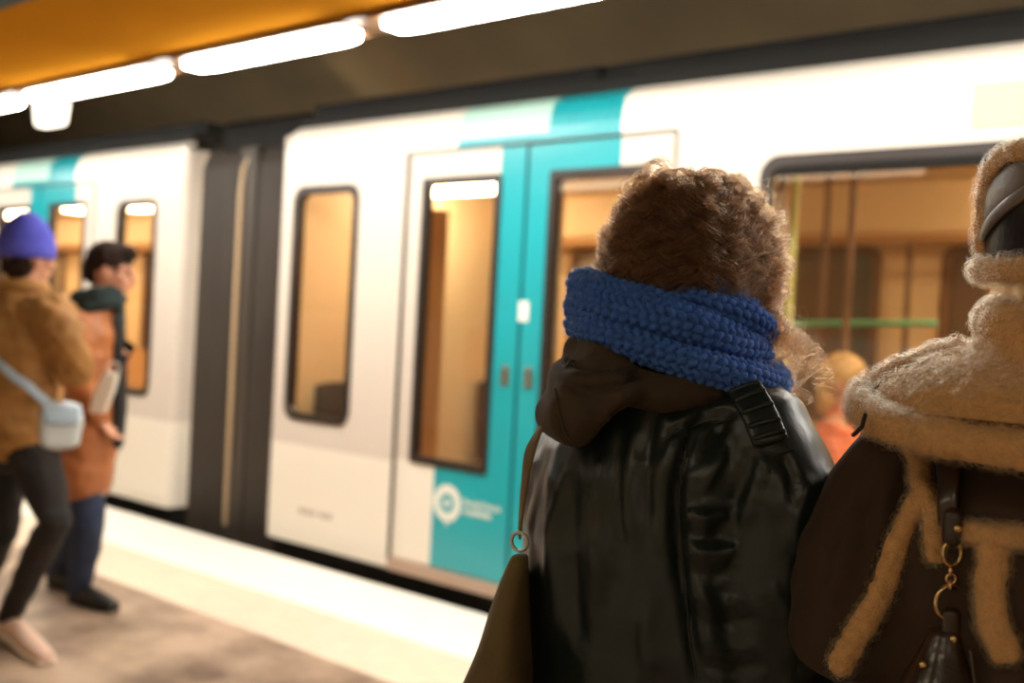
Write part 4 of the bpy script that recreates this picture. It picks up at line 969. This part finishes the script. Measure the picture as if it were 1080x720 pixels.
PS = spline([W2+cp(u, v)+nrm(W2+cp(u, v)-ctr)*.0165 for u, v in suv], 4)
MB().tube(PS, .0026, n=6).build('collar_seam', mat('seam_groove_shade', srgb(104, 58, 24), .9), co, True)  # dark tube drawing the shade of the groove beside the border
# rolled stand collar
mb = MB(); torus(mb, L2(0, .0, 1.46), (0, -.12, 1), .092, .025, n=48, k=16, sx=1.0, up=(0, 1, 0)); torus(mb, L2(0, 0, 1.428), (0, -.1, 1), .096, .022, n=48, k=16, up=(0, 1, 0)); torus(mb, L2(0, 0, 1.43), (0, 0, 1), .078, .028, n=48, k=16, up=(0, 1, 0))
mes = union(mb, .0036, 2); V, N = get_vn(mes); set_v(mes, V+N*(.004*vnoise(V, 24))[:, None]); fleecy(mes, .0016)
st = place(mes.copy(), 'stand_collar', fleece, p2)
fuzz('stand_collar_fibres', mes, 9000, .0055, .00011, fib, st, keep=lambda P, N: ((N*(EYE-P)).sum(1) > -.3)*1.0, curl=.9)
# shearling strips along the seams
def strip(px, w, nm, mirror=True, ww=None):
    P, N = on(bv2, px, 6, .004); out = []
    for sgn in ((1, -1) if mirror else (1,)):
        if sgn < 0:
            P2 = [np.array([2*W2[0]-p[0], p[1], p[2]]) for p in P]; N2 = [np.array([-n[0], n[1], n[2]]) for n in N]
        else: P2, N2 = P, N
        mb = MB(); ribbon(mb, P2, N2, ww or w, .02, n=14, sq=2.3); me = fleecy(union(mb, .0032, 2), .0018)
        o = place(me.copy(), nm, fleece, c2); out.append(o)
        if sgn > 0: fuzz('strip_fibres', me, 2400, .0055, .00011, fib, c2, curl=.9)
    return out
strip([(974, 528), (952, 572), (922, 632), (886, 704)], .025, 'sleeve_strip')
strip([(960, 462), (974, 505), (988, 545), (990, 588)], .018, 'armhole_strip')
mid = W2[0]
P, N = on(bv2, [(1012, 560), (1045, 562), (1079, 566)], 5, .004)
strip([(1008, 561), (1040, 563), (1079, 567)], .019, 'yoke_strip'); strip([(1052, 578), (1047, 620), (1050, 660), (1064, 690)], .027, 'back_strip')
lace = mat('dark_leather_cord', srgb(34, 20, 14), .5)
c = atD(909, 450, .985); MB().tube([c+np.array([.004, -.004, .012]), c, c+np.array([-.006, -.004, -.008])], .0022, n=8).build('collar_lace', lace, co, True)
# aviator hat
leather = mat('black_leather', srgb(30, 26, 24), .36, bump=.25, bscale=160, bdist=.002, noise=.2, nscale=20); gleather = mat('worn_grey_leather', srgb(112, 100, 88), .42, bump=.3, bscale=120, bdist=.002)
hatr = bpy.data.objects.new('aviator_hat', None); COL.objects.link(hatr); hatr.parent = p2; hatr.location = (0, .03, 1.56)
mb = MB(); mb.ell(L2(0, .02, 1.575), (.098, .114, .098), n=32, k=20); me = union(mb, .005, 2); place(me, 'hat_crown', leather, hatr)
def cyl(th, z, r): return L2(r*1.0*math.cos(th), .02+r*1.14*math.sin(th), z)
th0, th1 = math.radians(196), math.radians(368)
TH = np.linspace(th0, th1, 41); mb = MB()
top_ = lambda th: 1.586+.03*min(1, max(0, (th-th0)/.5)); bot_ = lambda th: 1.508-.004*math.sin((th-th0)/(th1-th0)*PI)
R = []
for th in TH: R.append([cyl(th, bot_(th), .112), cyl(th, top_(th), .116), cyl(th, top_(th), .106), cyl(th, bot_(th), .104)])
mb.rings(R); mb.build('turned_up_brim', leather, hatr, True)
loop = [cyl(th, bot_(th), .114) for th in np.linspace(th0, th1, 24)]+[cyl(th1, 1.53, .114), cyl(th1, 1.565, .114)]+[cyl(th, top_(th), .114) for th in np.linspace(th1, th0, 24)]+[cyl(th0, 1.565, .114), cyl(th0, 1.53, .114)]
mb = MB(); mb.tube(loop, [.0125]*24+[.0105]*(len(loop)-24), n=12, closed=True); me = fleecy(union(mb, .0032, 2), .0018); ht = place(me.copy(), 'shearling_edge', fleece, hatr)
fuzz('edge_fibres', me, 4500, .006, .00011, fib, hatr, keep=lambda P, N: ((N*(EYE-P)).sum(1) > -.3)*1.0, curl=.9)
P = [cyl(th, 1.542+.05*(i/11), .1165) for i, th in enumerate(np.linspace(th0+.12, th0+1.15, 12))]; N = [nrm(q-L2(0, .02, q[2])) for q in P]
ribbon(MB(), P, N, .013, .006).build('seam_strip', gleather, hatr, True)
P = [cyl(th, 1.57+.03*(i/11), .1135) for i, th in enumerate(np.linspace(th0+.05, th0+1.0, 12))]; N = [nrm(q-L2(0, .02, q[2])) for q in P]
ribbon(MB(), P, N, .034, .006).build('upper_panel', gleather, hatr, True)
# short auburn hair between hat and collar
r = np.random.default_rng(4); n = 900; k = 10; th = r.uniform(math.radians(150), math.radians(300), n); Q = []
for i in range(k):
    t = i/(k-1); rr = .088+.012*t+.010*np.sin(t*5+th*9)*t; Q.append(np.stack([W2[0]+rr*np.cos(th+.25*t*np.sin(th*31)), W2[1]+.02+rr*1.1*np.sin(th), 1.535-.06*t*(1+.3*np.sin(th*17))+0*th], 1))
hair_object('hair', np.stack(Q, 1)+r.normal(size=(n, 1, 3))*.002, np.tile(np.linspace(.00022, .0001, k), (n, 1)), hair_mat('auburn_hair', (.5, .17, .05, 1)), p2)
# handbag on her shoulder
bleather = mat('dark_brown_bag_leather', srgb(52, 36, 26), .3, bump=.2, bscale=140, bdist=.002, coat=.25); brass = mat('pale_gold_metal', srgb(222, 190, 140), .22, metal=1.0)
hb = thing('handbag', 'dark brown leather handbag on chain rings beside the shearling coat', 'bag', W2+np.array([-.14, -.19, .9]))
hb.location = tuple(hit(bv2, 1003, 640)[0]*np.array([1, 1, 0])+np.array([0, 0, .9]))
P, N = on(bv2, [(1003, 470), (1008, 500), (1006, 528), (1005, 556)], 5, .010); dz = float(project(P[-1])[2])
ribbon(MB(), P, N, list(np.linspace(.030, .016, len(P))), .005).build('strap', bleather, hb, True)
P3 = [P[0]]+[np.array(bv2.find_nearest(Vector(q))[0])+nrm(q-L2(0, 0, 1.25))*.004 for q in spline([L2(-.115, -.10, 1.37), L2(-.12, .0, 1.40), L2(-.12, .09, 1.35), L2(-.12, .14, 1.25)], 5)]; ribbon(MB(), P3, [nrm(q-L2(0, 0, 1.25)) for q in P3], .03, .005).build('strap', bleather, hb, True)
dq = dz-.012; toE = -nrm(FW); pp_ = lambda x, y: atD(x, y, dq); u_ = dq/F
mb = MB(); mb.tube([pp_(1005, 545), pp_(1004, 566)], .009*1.0, n=14).build('strap_keeper', bleather, hb, True)
MB().ell(pp_(1005, 555)+toE*.010, (.004, .004, .004)).build('stud', brass, hb, True)
torus(MB(), pp_(1004, 583), toE+RT*.25, 13*u_, 2.1*u_, sx=.85, up=UP).build('clip_ring', brass, hb, True)
for i, y in enumerate((602, 610, 617)): torus(MB(), pp_(1003, y), toE if i % 2 else RT+toE*.6, 5*u_, 1.7*u_, up=UP, n=16, k=8).build('chain_link', brass, hb, True)
torus(MB(), pp_(1003, 635), toE+RT*.2, 18*u_, 2.4*u_, up=UP).build('ring', brass, hb, True)
mb = MB(); ribbon(mb, [pp_(1003, 646), pp_(1003, 660), pp_(1002, 680), pp_(1001, 692)], [toE]*4, .018, .012).build('tab', bleather, hb, True)
MB().ell(pp_(1002, 671)+toE*.008, (.004, .004, .004)).build('rivet', brass, hb, True)
mb = MB(); R = []
for y, xl, xr, t in ((664, 986, 1013, .010), (690, 974, 1018, .018), (720, 955, 1030, .03), (790, 930, 1060, .045), (880, 920, 1072, .05), (930, 925, 1066, .045), (945, 940, 1050, .03)):
    c = pp_((xl+xr)/2, y)-toE*.005; w = (xr-xl)/2*u_; R.append([c+RT*w*math.copysign(abs(math.cos(a))**.6, math.cos(a))+toE*t*math.copysign(abs(math.sin(a))**.6, math.sin(a)) for a in np.linspace(0, 2*PI, 28, endpoint=False)])
mb.rings(R); me = union(mb, .004, 3); V, N = get_vn(me); set_v(me, V+N*(.003*vnoise(V, 25))[:, None]); place(me, 'bag_body', bleather, hb)
MB().tube([pp_(1013, 680)+toE*.02, pp_(1013, 720)+toE*.033, pp_(1012, 790)+toE*.048], .002, n=6).build('bag_seam', bleather, hb, True)
MB().ell(pp_(968, 696)+toE*.012, (.004, .004, .004)).build('bag_stud', brass, hb, True)
